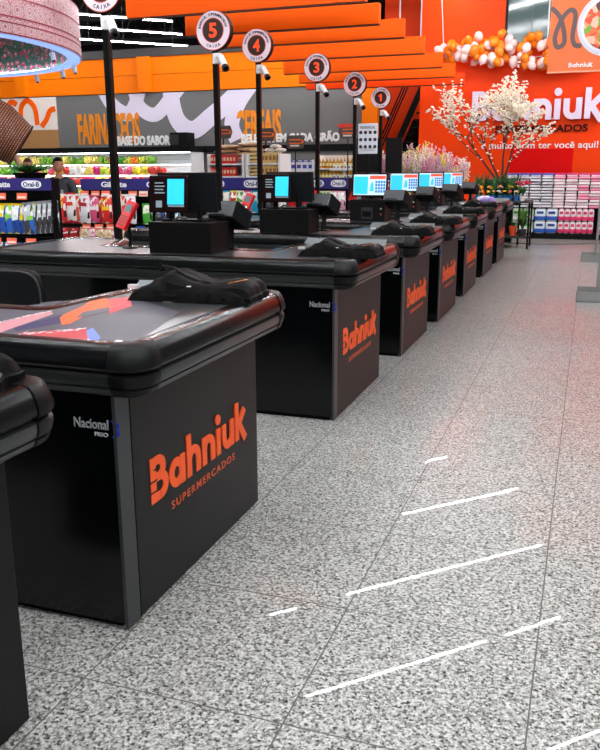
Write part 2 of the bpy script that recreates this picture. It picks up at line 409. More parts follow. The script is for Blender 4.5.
for k in range(5): lamp_line(4.9-k*2.45, [(-6, 9)] if k < 3 else [(-5, 6.4)])  # unseen tubes around the camera, added for general lighting
lamp_line(-7.0, [(-8, 0)]); lamp_line(-10, [(-10, -2)]); lamp_line(-13.2, [(-8, -2)])
lamp_line(-19.5, [(-6, -1)]); lamp_line(-22.5, [(-2, 4), (6, 11)])
lamp_line(-11.79, [(13.6, 17)]); lamp_line(-9.43, [(11.3, 18)]); lamp_line(-6.98, [(9.2, 18)]); lamp_line(-14.4, [(16.4, 19)])  # tubes added out of view to brighten the end wall and paper packs
lamp_line(-17.0, [(7.0, 9.2)]); lamp_line(-19.5, [(6.0, 10.8)])  # more tubes added to brighten the back of the store
lamp_line(-25.5, [(3, 8)]); lamp_line(-27.7, [(3, 9)]); lamp_line(-30.1, [(4, 10)])

# ---------------------------------------------------------------- checkout counters
LY = [.477, 2.231, 4.846, 6.847, 8.607, 10.539, 12.561, 14.512]
LX = -1.455
LXS = [-1.462, -1.437, -1.472, -1.464, -1.446, -1.454, -1.45, -1.451]
def rounded(poly, r, n=5, which=None):
    out = []; N = len(poly)
    for i, p in enumerate(poly):
        p = Vector(p); a = Vector(poly[i-1]); c = Vector(poly[(i+1) % N])
        rr = r if which is None or i in which else .01
        u = (a-p).normalized(); v = (c-p).normalized()
        ang = u.angle(v); dd = rr/math.tan(ang/2) if ang > .01 else rr
        cen = p+(u+v).normalized()*(rr/sin(ang/2))
        s = p+u*dd-cen; e = p+v*dd-cen; tot = s.angle(e)
        sg = 1 if s.cross(e) > 0 else -1
        for k in range(n+1):
            t = sg*tot*k/n; out.append(cen+Vector((s.x*cos(t)-s.y*sin(t), s.x*sin(t)+s.y*cos(t))))
    return out
def sweep(g, path, prof, closed=True, sm=True):
    """prof: (outward offset, z) swept along a horizontal path (counter-clockwise)"""
    N = len(path); rs = []
    for i, p in enumerate(path):
        a = path[i-1] if (closed or i) else p; c = path[(i+1) % N] if (closed or i < N-1) else p
        d1 = (p-a).normalized() if (p-a).length > 1e-6 else (c-p).normalized()
        d2 = (c-p).normalized() if (c-p).length > 1e-6 else d1
        n1 = Vector((d1.y, -d1.x)); n2 = Vector((d2.y, -d2.x)); nn = (n1+n2).normalized(); k = 1/max(.5, nn.dot(n1))
        rs.append([(p.x+nn.x*o*k, p.y+nn.y*o*k, z) for o, z in prof])
    if closed: rs.append(rs[0])
    V = [[g.b.verts.new(q) for q in r] for r in rs]; n = len(prof)
    for a, c in zip(V, V[1:]):
        for i in range(n): j = (i+1) % n; g._f([a[i], a[j], c[j], c[i]], sm)
    if not closed: g._f(V[0]); g._f(V[-1])
UP = [(-.06, 1.03), (-.055, 1.047), (-.03, 1.053), (.012, 1.054), (.026, 1.05), (.036, 1.04), (.046, 1.018), (.053, .995), (.054, .978), (.046, .967), (.02, .964), (-.06, .964)]
LOW = [(-.06, .958), (.038, .958), (.048, .952), (.049, .936), (.042, .914), (.034, .912), (.033, .907), (.038, .904), (.031, .888), (.024, .886), (.022, .882), (.004, .872), (-.06, .872)]
OUT = [(.08, .015), (.08, 1.295), (-.60, 1.295), (-.67, .56), (-2.0, .56), (-2.16, 1.14), (-2.70, 1.14), (-2.70, .015)]
def grow(prof, e): return [(o+(e if o > -.05 else 0), z+(e*.4 if z > 1.04 else 0)) for o, z in prof]
def make_counter():
    t = thing('checkout_counter', 'x', 'checkout counter', (LXS[1], LY[1]-.005, 0))
    path = rounded(OUT, .045)
    g = MB(); g.prism([tuple(p) for p in rounded(OUT, .03)], 1.0, 1.046); build('countertop', g, TOP, t)
    g = MB(); sweep(g, path, UP); up_ = build('upper_bumper', g, BUMP_, t)
    g = MB(); sweep(g, path, LOW); lo_ = build('lower_bumper', g, BUMPLOW, t)
    # moulded caps on the three outer corners
    for i in (0, 1, 7):
        c = Vector(OUT[i]); a = Vector(OUT[i-1]); b_ = Vector(OUT[(i+1) % 8])
        pth = [c+(a-c).normalized()*.075]+path[i*6:i*6+6]+[c+(b_-c).normalized()*.075]
        g = MB(); sweep(g, pth, grow(UP, .0035), False); build('corner_cap', g, CAP, up_)
        g = MB(); sweep(g, pth, grow(LOW, .0035), False); build('corner_cap', g, CAP, lo_)
    # cabinet
    g = MB(); g.box(-2.6, -.01, .004, .5, .03, .9); g.box(-.6, -.01, .5, 1.224, .03, .9); build('cabinet', g, BLACKGLOSS, t)
    g = MB(); g.box(-2.57, -.04, .03, .47, 0, .03); g.box(-.57, -.04, .47, 1.19, 0, .03); build('plinth', g, BLACK, t)
    ep = build('end_panel', MB().rbox(-.012, .0, .0, 1.228, .012, .878, .002), PANEL, t)
    tr = build('corner_trim', MB().rbox(-.01, .003, -.003, .085, .012, .876, .002), TRIM, t)
    build('groove', B(.0005, .0035, .088, .093, .012, .876), BLACK, tr)
    lg = logo('store_logo', LOGO, ep, (0, 0, 0), YD, ZD, .205, 1.085, .405, .585, .003)
    # the stencil cuts through the capital
    g = MB()
    for (y0, z0, y1, z1) in ((.20, .445, .262, .452), (.20, .487, .25, .494), (.226, .53, .262, .537)): g.box(.0032, .0036, y0, y1, z0, z1)
    build('stencil_cut', g, PANEL, lg)
    text('tagline', 'SUPERMERCADOS', M('c9532a', .5), ep, (0, 0, 0), YD, ZD, .355, .955, .325, .358, bold=.01, depth=.002, space=1.25)
    mk = text('maker_badge', 'Nacional', M('b7b9bd', .35, metal=.5), t, (0, .004, 0), XD, ZD, -.165, -.03, .755, .79, bold=.012, depth=.003)
    text('badge_line', 'FRIO', M('b7b9bd', .4), mk, (0, .004, 0), XD, ZD, -.085, -.033, .73, .744, bold=.01, depth=.003)
    g = MB(); m = Matrix(((1, 0, 0, 0), (0, 0, -1, .004), (0, 1, 0, 0), (0, 0, 0, 1)))
    g.prism([(-.02, .79), (.0, .79), (.012, .778), (.012, .768), (.004, .761), (.012, .754), (.012, .742), (0, .73), (-.02, .73), (-.006, .745), (-.006, .775)], 0, .003, m)
    build('badge_emblem', g, M('1c2fb4', .4), mk)
    # clear guide plate across the top behind the bag and the belt seam
    g = MB(); g.rings([[(-.60, 1.14, 1.047), (.05, 1.14, 1.047), (.05, 1.15, 1.047), (-.60, 1.15, 1.047)], [(-.58, 1.19, 1.092), (.05, 1.19, 1.092), (.05, 1.196, 1.088), (-.58, 1.196, 1.088)]], True, True, False)
    build('guide_plate', g, M('6d7274', .4), t)
    build('belt_roller', B(-1.05, -1.03, .05, .52, 1.046, 1.05), M('202224', .4), t)
    g = MB().ball((.03, .62, 1.0), .001); g.b.free()
    return t
C0 = make_counter()
clab = ['checkout counter in front of all others, cropped to its dark end panel and bumper corner',
        'nearest fully shown black checkout counter, large orange store logo, mirrorlike worktop',
        'black checkout counter directly beyond the one nearest the camera, whose pole sign is cropped',
        'black checkout counter third from the camera among those showing the logo, by sign five',
        'black checkout counter fourth from the camera among those showing the logo, by sign four',
        'black checkout counter fifth from the camera among those showing the logo, by sign three',
        'black checkout counter last but one before the flower table, by sign two',
        'black checkout counter farthest down the row, next to the flower table and sign one']
CN = [C0 if i == 1 else None for i in range(8)]
for i, y in enumerate(LY):
    if i != 1: CN[i] = dup(C0, (LXS[i], y, 0))
    CN[i]['label'] = clab[i]; CN[i]['group'] = 'row of black checkout counters'

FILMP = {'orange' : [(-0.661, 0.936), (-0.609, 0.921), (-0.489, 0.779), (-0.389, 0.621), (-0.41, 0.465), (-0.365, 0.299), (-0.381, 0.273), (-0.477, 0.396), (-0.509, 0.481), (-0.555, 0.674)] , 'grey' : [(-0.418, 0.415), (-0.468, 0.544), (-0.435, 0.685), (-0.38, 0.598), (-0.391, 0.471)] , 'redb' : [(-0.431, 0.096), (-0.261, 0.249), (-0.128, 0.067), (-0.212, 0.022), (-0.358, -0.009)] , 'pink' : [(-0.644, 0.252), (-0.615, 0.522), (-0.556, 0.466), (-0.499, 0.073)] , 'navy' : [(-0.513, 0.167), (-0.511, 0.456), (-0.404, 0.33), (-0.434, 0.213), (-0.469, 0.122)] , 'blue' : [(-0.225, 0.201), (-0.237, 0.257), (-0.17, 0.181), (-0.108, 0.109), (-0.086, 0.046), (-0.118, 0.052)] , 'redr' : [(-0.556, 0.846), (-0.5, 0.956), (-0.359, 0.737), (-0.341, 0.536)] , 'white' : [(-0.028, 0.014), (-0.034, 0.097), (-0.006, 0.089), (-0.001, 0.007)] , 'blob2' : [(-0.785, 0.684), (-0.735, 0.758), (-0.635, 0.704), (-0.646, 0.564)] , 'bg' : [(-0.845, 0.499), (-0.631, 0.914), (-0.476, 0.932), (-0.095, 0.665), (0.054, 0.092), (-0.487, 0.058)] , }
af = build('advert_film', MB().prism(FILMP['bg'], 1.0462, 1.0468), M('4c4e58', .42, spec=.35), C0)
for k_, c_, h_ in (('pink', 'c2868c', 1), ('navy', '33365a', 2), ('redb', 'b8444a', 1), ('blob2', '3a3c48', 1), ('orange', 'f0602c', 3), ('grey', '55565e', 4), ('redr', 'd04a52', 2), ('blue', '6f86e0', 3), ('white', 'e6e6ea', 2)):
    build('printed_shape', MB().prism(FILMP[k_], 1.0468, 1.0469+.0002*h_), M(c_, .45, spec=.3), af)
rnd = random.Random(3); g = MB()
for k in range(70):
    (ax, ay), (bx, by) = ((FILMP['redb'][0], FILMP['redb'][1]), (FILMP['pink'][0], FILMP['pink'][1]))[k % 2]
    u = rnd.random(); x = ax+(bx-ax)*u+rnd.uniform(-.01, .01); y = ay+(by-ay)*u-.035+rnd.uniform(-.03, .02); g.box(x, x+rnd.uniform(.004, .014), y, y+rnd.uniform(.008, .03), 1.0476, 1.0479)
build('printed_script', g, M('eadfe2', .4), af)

# ---------------------------------------------------------------- folded black bags on the counters
FAB = texmat('black_cloth', 'ShaderNodeTexNoise', 25, [(.3, '020203'), (.7, '070708')], rough=.7, bump=.3)
FAB2 = texmat('black_cloth_flap', 'ShaderNodeTexNoise', 14, [(.3, '030304'), (.7, '09090a')], rough=.6, bump=.4, Detail=4.0)
def make_bag():
    t = thing('cloth_bag', 'x', 'bag', (0, 0, 0))
    W_, D_ = .62, .30
    def shell(nx, ny, x0, x1, y0, y1, hf, z0, seed, amp):
        g = MB(); V = []
        for j in range(ny+1):
            row = []
            for i in range(nx+1):
                u = i/nx; v = j/ny
                e = min(1, (1-abs(2*u-1)**5))*min(1, (1-abs(2*v-1)**5))
                x = x0+(x1-x0)*u; y = y0+(y1-y0)*v
                p = Vector((x*9, y*11, seed)); n_ = noise.noise(p)+.7*noise.noise(p*2.3)
                rdg = abs(noise.noise(Vector((x*4+y*9, y*3-x*2, seed+3))))
                z = z0+hf(u, v)*e**.35+amp*(n_+1.2*rdg)*e
                row.append((Vector((x+.012*noise.noise(p*1.7+Vector((3, 0, 0))), y+.012*noise.noise(p*1.9), z))))
            V.append(row)
        return g, V
    def solid(g, V, zb):
        T = [[g.b.verts.new(p) for p in r] for r in V]; Bt = [[g.b.verts.new((p.x, p.y, zb(p))) for p in r] for r in V]
        ny = len(V)-1; nx = len(V[0])-1
        for j in range(ny):
            for i in range(nx):
                g._f([T[j][i], T[j][i+1], T[j+1][i+1], T[j+1][i]], True); g._f([Bt[j][i], Bt[j+1][i], Bt[j+1][i+1], Bt[j][i+1]], True)
        for j in range(ny): g._f([T[j][0], T[j+1][0], Bt[j+1][0], Bt[j][0]], True); g._f([T[j][nx], Bt[j][nx], Bt[j+1][nx], T[j+1][nx]], True)
        for i in range(nx): g._f([T[0][i], Bt[0][i], Bt[0][i+1], T[0][i+1]], True); g._f([T[ny][i], T[ny][i+1], Bt[ny][i+1], Bt[ny][i]], True)
    g, V = shell(44, 24, 0, W_, 0, D_, lambda u, v: .075-.02*abs(u-.3), 0.0, 1.0, .022); solid(g, V, lambda p: 0.0)
    build('body', g, FAB, t)
    hf = lambda u, v: .012
    zz = lambda u, v: .085+.05*math.exp(-((u-.14)/.16)**2)*(.6+.4*v)-.025*math.exp(-((u-.6)/.25)**2)+.012*v+.02*u
    g, V = shell(34, 16, .10, W_+.012, .012, D_+.01, lambda u, v: zz(u, v)+.004, 0, 5.0, .009)
    solid(g, V, lambda p: max(.03, p.z-.028))
    fl = build('flap', g, FAB2, t)
    def P(u, v, dz=0): r = V[int(v*16)][int(u*34)]; return (r.x, r.y, r.z+dz)
    g = MB(); g.tube([P(a/16, 0.0, .0) for a in range(17)]+[P(1, b/8, 0) for b in range(1, 9)], .0045, 5)
    g.tube([P(a/16, .45, .004) for a in range(2, 15)], .003, 5)
    build('piping', g, M('2b2b2e', .4), fl)
    g = MB(); g.tube([(.15, .08, .14), (.18, .05, .165), (.24, .035, .16), (.30, .045, .12), (.34, .07, .10)], .007, 6)
    build('handle_loop', g, M('08080a', .5), t)
    q = P(.9, .3); g = MB(); ribbon_m = Matrix.Translation((q[0]-.03, q[1], q[2]+.004)) @ Matrix.Rotation(-.2, 4, 'Y')
    g.box(-.045, .045, -.018, .018, 0, .002, ribbon_m)
    lab = [(-.045, -.018), (-.02, .012), (.0, -.008), (.02, .016), (.045, -.004), (.05, .012), (.022, .03), (.0, .008), (-.02, .026)]
    g = MB(); g.prism(lab, 0, .002, ribbon_m); build('printed_mark', g, M('f08a2a', .5), fl)
    q = P(.42, .12); g = MB(); g.prism([(-.012, -.006), (.012, -.008), (.006, .01), (-.008, .012)], 0, .003, Matrix.Translation((q[0], q[1], q[2]+.006))); build('printed_mark', g, WHITE, fl)
    build('zip_pull', MB().rbox(-.004, .05, .02, .045, .055, .075, .004), M('b9babd', .4), t)
    return t
bag0 = make_bag()
bp = [(-1.95, 1.42, 1.053, .02), (-1.89, 3.08, 1.053, .06), (-1.80, 5.08, 1.053, -.02), (-1.80, 7.0, 1.053, .03), (-1.80, 8.62, 1.053, -.04), (-1.80, 10.72, 1.053, .05), (-1.85, 12.7, 1.053, 0)]
bl = ['folded black cloth bag at the edge of the picture on the front, cropped counter', 'folded black cloth bag with orange mark on the nearest fully shown counter',
      'folded black cloth bag on the counter whose pole sign is cropped', 'folded black cloth bag on the counter near the pole of sign five',
      'folded black cloth bag on the counter near the pole of sign four', 'folded black cloth bag on the counter near the pole of sign three', 'folded black cloth bag on the counter near the pole of sign two']
for i, (x, y, z, r) in enumerate(bp):
    o = bag0 if i == 0 else dup(bag0)
    o.location = (x, y, z-.006); o.rotation_euler = (0, 0, r); o['label'] = bl[i]; o['group'] = 'folded black cloth bags on the counters'
    o.scale = (.9, .95, .92) if i < 2 else (.85, .85, .85)
    if i == 0: o.rotation_euler[2] = .1
# bunched plastic bag on the last counters
g = MB()
def crumple(r, seed, sx=1, sz=.6):
    g = MB(); g.ball((0, 0, r*sz), r, 14, 10, sz, sx)
    for v in g.b.verts: v.co += Vector((noise.noise(v.co*14+Vector((seed, 0, 0))), noise.noise(v.co*13+Vector((0, seed, 0))), .6*noise.noise(v.co*15)))*r*.35
    for v in g.b.verts: v.co.z = max(0, v.co.z)
    return g
o = build('plastic_bag', crumple(.1, 2, 1.5), M('9a86c8', .3), None, (-1.6, 13.9, 1.05)); tag(o, 'crumpled lilac plastic bag on the counter near the pole of sign two', 'bag')
o = build('plastic_bag', crumple(.09, 5, 1.5), M('e8e8ea', .3), None, (-1.75, 14.8, 1.05)); tag(o, 'crumpled white plastic bag on the farthest checkout counter', 'bag')

# ---------------------------------------------------------------- tills
SCR = M('28b9e6', .3, emit=.55); SCRW = M('c4dbe8', .3, emit=.45); SCRD = M('10161c', .2); SCRR = M('e2553f', .3, emit=.5); SCRB = M('2d77b8', .3, emit=.5)
def tilt(x, y, z, rx=0, rz=0): return Matrix.Translation((x, y, z)) @ Matrix.Rotation(rz, 4, 'Z') @ Matrix.Rotation(rx, 4, 'X')
# kind A: big dark housing with a small touch screen hung in front
def till_a():
    t = thing('point_of_sale_terminal', 'x', 'till', (0, 0, 0))
    build('base_box', MB().rbox(0, .475, 0, .30, 0, .212, .004), M('060606', .5), t)
    build('stand', MB().cyl((.10, .16, .2), (.10, .16, .34), .025, 10).cyl((.32, .18, .2), (.32, .18, .34), .03, 10).box(.03, .40, .1, .24, .212, .226), BLACK, t)
    m = tilt(.16, .02, .40, -.12, .05)
    sc = build('touch_screen', MB().rbox(-.145, .145, -.012, .012, -.125, .125, .008, m), M('17090a', .2), t)
    build('display', B(-.005, .118, -.0135, -.0125, -.07, .10, m), SCR, sc)
    g = MB(); g.box(-.09, -.045, -.0135, -.0125, -.09, -.045, m); g.box(.0, .12, -.0135, -.0125, -.085, -.075, m)
    for k in range(4): g.box(-.10, -.035+.01*(k % 2), -.0135, -.0125, .07-.022*k, .078-.022*k, m)
    build('screen_text', g, M('7e8c94', .4, emit=.3), sc)
    m = tilt(.22, .20, .42, .14, .0)
    g = MB(); g.rings([[m @ Vector(p) for p in r] for r in ([(-.19, -.05, -.13), (.23, -.05, -.13), (.23, -.05, .12), (-.19, -.05, .12)], [(-.19, .0, -.135), (.24, .0, -.135), (.24, .0, .125), (-.19, .0, .125)], [(-.12, .07, -.10), (.20, .07, -.10), (.20, .07, .10), (-.12, .07, .10)])], True, True, False)
    mon = build('cashier_monitor', g, M('0c0d0f', .28), t)
    build('bezel', MB().rbox(-.20, .24, -.06, -.05, -.14, .13, .004, m), M('18191c', .3), mon)
    g = MB(); g.ball((.09, .0, .245), .03, 8, 6); g.ball((.42, .04, .24), .025, 8, 6); g.tube([(.2, .0, .22), (.24, -.01, .25), (.3, 0, .24)], .008, 6); build('cables', g, M('2b2b2d', .4), t)
    return t
def till_b():
    t = thing('point_of_sale_terminal', 'x', 'till', (0, 0, 0))
    bx = build('base_box', MB().rbox(0, .40, 0, .30, 0, .235, .004), M('0a0a0b', .5), t)
    g = MB(); g.rbox(.13, .26, -.006, .02, .03, .15, .005); build('slot', g, M('222326', .35), bx)
    build('slot_opening', B(.145, .245, -.008, .0, .05, .11), M('030303', .5), bx)
    build('indicator', MB().cyl((.355, -.004, .14), (.355, .004, .14), .01, 8), M('d6d6d6', .4), bx)
    build('indicator', MB().cyl((.355, -.004, .08), (.355, .004, .08), .01, 8), M('c0392b', .4), bx)
    build('stand', MB().cyl((.2, .15, .22), (.2, .15, .34), .03, 10).box(.1, .3, .08, .22, .235, .247), BLACK, t)
    m = tilt(.2, .1, .395, -.1, 0)
    sc = build('monitor', MB().rbox(-.2, .2, -.012, .02, -.128, .128, .005, m), M('0b0b0d', .25), t)
    build('display', B(-.185, .185, -.0135, -.0125, -.112, .112, m), SCRW, sc)
    build('picture_block', B(-.18, -.02, -.0145, -.0137, -.10, .09, m), SCR, sc)
    build('title_bar', B(.0, .18, -.0145, -.0137, .06, .10, m), SCRR, sc)
    g = MB()
    for a in range(4):
        for b in range(4): g.box(.065+a*.03, .088+a*.03, -.0145, -.0137, -.085+b*.034, -.058+b*.034, m)
    build('keypad', g, SCRB, sc)
    g = MB(); g.prism([(0, -.07), (.05, -.07), (.045, -.0), (.03, .04), (.01, .0)], .0137, .0145, m @ Matrix.Rotation(pi/2, 4, 'X')); build('picture_mark', g, SCR, sc)
    return t
TA = till_a(); TB = till_b()
TA.location = (-2.875, LY[2]+.17, 1.047); TA['label'] = 'till with small cyan touch screen and dark monitor back, nearest the camera'
o = dup(TA, (-2.84, LY[3]+.13, 1.047), label='till with small cyan touch screen and dark monitor back, by sign four')
tb = [(-2.525, LY[4]+.29, 'till with cyan and red monitor, largest of the bright ones'), (-2.565, LY[5]+.34, 'till with bright cyan and red monitor, second of the row, below the TV screens'),
      (-2.575, LY[6]+.34, 'till with bright cyan and red monitor, third of the row, before the pink flowers'), (-2.545, LY[7]+.29, 'till with bright cyan and red monitor, farthest of the row')]
for i, (x, y, l) in enumerate(tb):
    o = TB if i == 0 else dup(TB)
    o.location = (x, y, 1.047); o['label'] = l
for o in [TA]+[x for x in COL.objects if x.name.startswith('point_of_sale')]: o['group'] = 'tills on the checkout counters'
# receipt printers on arms behind the tills
def make_printer():
    t = thing('receipt_printer', 'x', 'printer', (0, 0, 0))
    m = tilt(.14, .10, .24, -.5, -.25)
    hb = build('housing', MB().rbox(-.13, .13, -.10, .10, -.07, .07, .012, m), M('101113', .3), t)
    build('lid', MB().rbox(-.118, .118, -.106, -.09, -.055, .06, .004, m), M('55585b', .4), hb)
    build('paper_slot', B(-.09, .05, -.11, -.1, -.05, -.042, m), BLACK, hb)
    build('arm', MB().tube([(.14, .1, .0), (.14, .12, .1), (.15, .12, .2)], [.03, .022, .03], 8).cyl((.14, .1, 0), (.14, .1, .012), .06, 14), BLACK, t)
    build('lamp_dot', MB().ball((.275, .1, .3), .008, 6, 5), M('b8ffd8', .4), hb)
    return t
PR = make_printer()
pl = ['front-most dark receipt printer with grey lid, by the till nearest the camera', 'dark receipt printer with grey lid beside the second till', 'dark receipt printer with grey lid beside the first bright monitor',
      'dark receipt printer with grey lid beside the second bright monitor', 'dark receipt printer with grey lid beside the third bright monitor', 'dark receipt printer with grey lid beside the farthest till']
pl[0] = 'dark receipt printer with grey lid beside the till closest to the camera'
pp = [(-2.66, 5.25), (-2.57, 7.22), (-2.27, 8.62), (-2.33, 10.6), (-2.33, 12.62), (-2.33, 14.55)]
pp = [(-2.60, 5.36), (-2.50, 7.30), (-2.12, 8.78), (-2.16, 10.75), (-2.16, 12.8), (-2.14, 14.72)]
for i, (x, y) in enumerate(pp):
    o = PR if i == 0 else dup(PR)
    o.location = (x, y, 1.047); o['label'] = pl[i]; o['group'] = 'receipt printers on the counters'
# red card machines
def make_card():
    t = thing('card_machine', 'x', 'card machine', (0, 0, 0))
    m = tilt(0, 0, .24, -.45, -.25) @ Matrix.Rotation(.25, 4, 'Y')
    b = build('body', MB().rbox(-.05, .05, -.015, .02, -.11, .11, .01, m), M('d3121f', .3), t)
    build('screen', B(-.033, .033, -.0175, -.0155, .02, .08, m), M('5b6b70', .2), b)
    g = MB()
    for i in range(3):
        for j in range(4): g.box(-.032+i*.023, -.014+i*.023, -.018, -.0155, -.09+j*.022, -.075+j*.022, m)
    build('keys', g, M('8a1a1e', .4), b)
    build('stand', MB().cyl((0, .02, 0), (0, .02, .2), .014, 8).cyl((0, .02, 0), (0, .02, .01), .06, 14), BLACK, t)
    return t
CMX = make_card()
for i, k in enumerate((2, 3, 4, 5)):
    o = CMX if i == 0 else dup(CMX)
    o.location = ((-3.19, -3.09, -3.05, -3.05)[i], LY[k]+.42, 1.047)
    o['label'] = ['red card machine on a stand, nearest the camera, by the sweets rack', 'red card machine on a stand between the two black tills', 'red card machine on a stand near the pole of sign three', 'red card machine on a stand farthest down the counters'][i]
    o['group'] = 'red card machines'
# operator chairs
def make_chair():
    t = thing('office_chair', 'x', 'chair', (0, 0, 0))
    V = []
    g = MB(); g.rbox(-.24, .24, -.03, .03, -.26, .26, .028)
    for v in g.b.verts:
        x, z = v.co.x, v.co.z
        if z > 0: v.co.x = x*(1-.12*(z/.26)**2)
        v.co.y += .06*(x/.24)**2
    bmesh.ops.subdivide_edges(g.b, edges=g.b.edges[:], cuts=2, use_grid_fill=True)
    for v in g.b.verts:
        x, z = v.co.x/.24, v.co.z/.26; rr = (abs(x)**4+abs(z)**4)**.25
        if rr > .93: v.co.x *= .93/rr*1.0; v.co.z *= .93/rr
    for f in g.b.faces: f.smooth = True
    bmesh.ops.translate(g.b, verts=g.b.verts[:], vec=(0, .0, .76))
    bk = build('backrest', g, M('141517', .4), t)
    ring = [(.22*math.copysign(abs(cos(a))**.5, cos(a)), -.035+.05*abs(cos(a)), .76+.24*math.copysign(abs(sin(a))**.5, sin(a))) for a in [2*pi*k/28 for k in range(28)]]
    build('piping', MB().tube(ring, .006, 5, closed=True), M('3a3d40', .35), bk)
    build('seat', MB().rbox(-.24, .24, -.5, -.04, .43, .5, .03), M('141517', .45), t)
    build('back_support', MB().tube([(0, .05, .62), (0, .06, .42), (0, -.2, .40)], .025, 8), BLACK, t)
    build('column', MB().cyl((0, -.27, .08), (0, -.27, .43), .028, 10), M('444648', .3, metal=.8), t)
    g = MB()
    for k in range(5):
        a = 2*pi*k/5; g.tube([(0, -.27, .1), (.27*cos(a), -.27+.27*sin(a), .07)], [.028, .018], 7)
    bs = build('star_base', g, BLACK, t)
    for k in range(5):
        a = 2*pi*k/5; x, y = .27*cos(a), -.27+.27*sin(a); build('caster', MB().cyl((x-.018, y, .03), (x+.018, y, .03), .03, 10), BLACK, bs)
    return t
CH = make_chair()
chs = [(-3.44, 4.2, .1), (-3.03, 6.33, -.2), (-2.80, 8.33, -.1), (-2.45, 10.0, 0)]
for i, (x, y, r) in enumerate(chs):
    o = CH if i == 0 else dup(CH)
    o.location = (x, y, 0); o.rotation_euler[2] = r; o['group'] = 'black office chairs behind the tills'
    o['label'] = ['black padded office chair at the picture edge behind the nearest shown counter', 'black office chair back beyond the till nearest the camera', 'black office chair back beyond the second till', 'black office chair back beyond the first bright monitor'][i]

# ---------------------------------------------------------------- lane poles with round signs
WORDS = {'1': 'one', '2': 'two', '3': 'three', '4': 'four', '5': 'five'}
def pole(num, x, y, z=3.03):
    t = thing('lane_pole', ('black pole holding the round sign numbered ' + WORDS[num]) if num else 'black pole holding the round CAIXA sign cropped by the top edge', 'pole', (x, y, 0), 0, 'lane poles')
    build('post', B(-.027, .027, -.027, .027, .01, z-.1), M('0b0d0c', .35), t)
    build('base_plate', MB().rbox(-.12, .12, -.12, .12, 0, .012, .003), BLACK, t)
    m = Matrix(((1, 0, 0, 0), (0, 0, 1, 0), (0, 1, 0, z), (0, 0, 0, 1)))
    r = .195
    s = build('sign_disc', MB().lathe([(r-.004, -.05), (r, -.046), (r, .03), (r-.004, .034)], n=48, m=m), M('17120f', .5), t)
    yy = -.0505
    def disc(nm, r0, r1, mat, y0):
        g = MB(); n = 48; a = [(r0*cos(2*pi*k/n), y0, z+r0*sin(2*pi*k/n)) for k in range(n)]; b = [(r1*cos(2*pi*k/n), y0, z+r1*sin(2*pi*k/n)) for k in range(n)]
        a2 = [(p[0], p[1]+.001, p[2]) for p in a]; b2 = [(p[0], p[1]+.001, p[2]) for p in b]
        g.rings([a, b, b2, a2, a], True, False, False) if r0 > 0 else g.rings([b, b2], True, True, False)
        return build(nm, g, mat, s)
    disc('rim', r-.008, r-.001, M('d8432a', .5), -.052)
    disc('face_ring', .122, r-.008, M('efe3ef', .5), -.052)
    disc('inner_rim', .114, .122, M('d8432a', .5), -.052)
    disc('face', 0, .114, M('2a1d19', .5), -.052)
    if num == '1':
        m1 = Matrix(((1, 0, 0, 0), (0, 0, -1, -.053), (0, 1, 0, z), (0, 0, 0, 1)))
        build('numeral', MB().prism([(-.01, -.065), (.026, -.065), (.026, .065), (.0, .065), (-.036, .04), (-.036, .012), (-.01, .024)], 0, .004, m1), M('ff4e1c', .4, emit=.25), s)
    elif num: text('numeral', num, M('ff4e1c', .4, emit=.25), s, (0, -.053, 0), XD, ZD, -.045, .045, z-.072, z+.072, bold=.03 if num != '1' else .0, depth=.004)
    ring_text('ring_lettering', 'BAHNIUK SUPERMERCADOS', M('2a1d19', .5), s, (0, -.054, z), XD, ZD, .154, .035, pi/2, .135)
    ring_text('ring_lettering', 'CAIXA', M('2a1d19', .5), s, (0, -.054, z), XD, ZD, .154, .042, -pi/2, .22, True)
    # camera on a bracket
    c = thing('security_camera', ('white security camera under the round sign numbered ' + WORDS[num]) if num else 'white security camera under the round sign cropped by the top edge', 'camera', (x, y, z-.27), 0, 'white security cameras on the lane poles')
    build('junction_box', MB().rbox(.0, .085, -.085, -.036, -.06, .045, .01), M('e9e9ea', .4), c)
    build('bracket', MB().tube([(.05, -.08, 0), (.09, -.10, .01), (.12, -.105, -.01)], .016, 8), M('dcdcde', .4), c)
    a = Vector((.10, -.10, 0)); b = Vector((.19, -.19, -.11))
    bd = build('barrel', MB().cyl(a, b, .036, 14), M('efeff0', .35), c)
    d = (b-a).normalized()
    build('lens_hood', MB().cyl(b-d*.005, b+d*.03, .038, 14), M('2a2a2c', .4), bd)
    build('lens', MB().cyl(b+d*.03, b+d*.034, .02, 12), M('050507', .1), bd)
for num, x, y, z in (('', -3.897, 6.27, 3.06), ('5', -3.811, 8.22, 3.01), ('4', -4.0, 9.87, 3.09), ('3', -3.858, 11.8, 3.04), ('2', -3.856, 13.83, 3.0), ('1', -3.942, 16.0, 2.953)):
    pole(num, x, y, z)

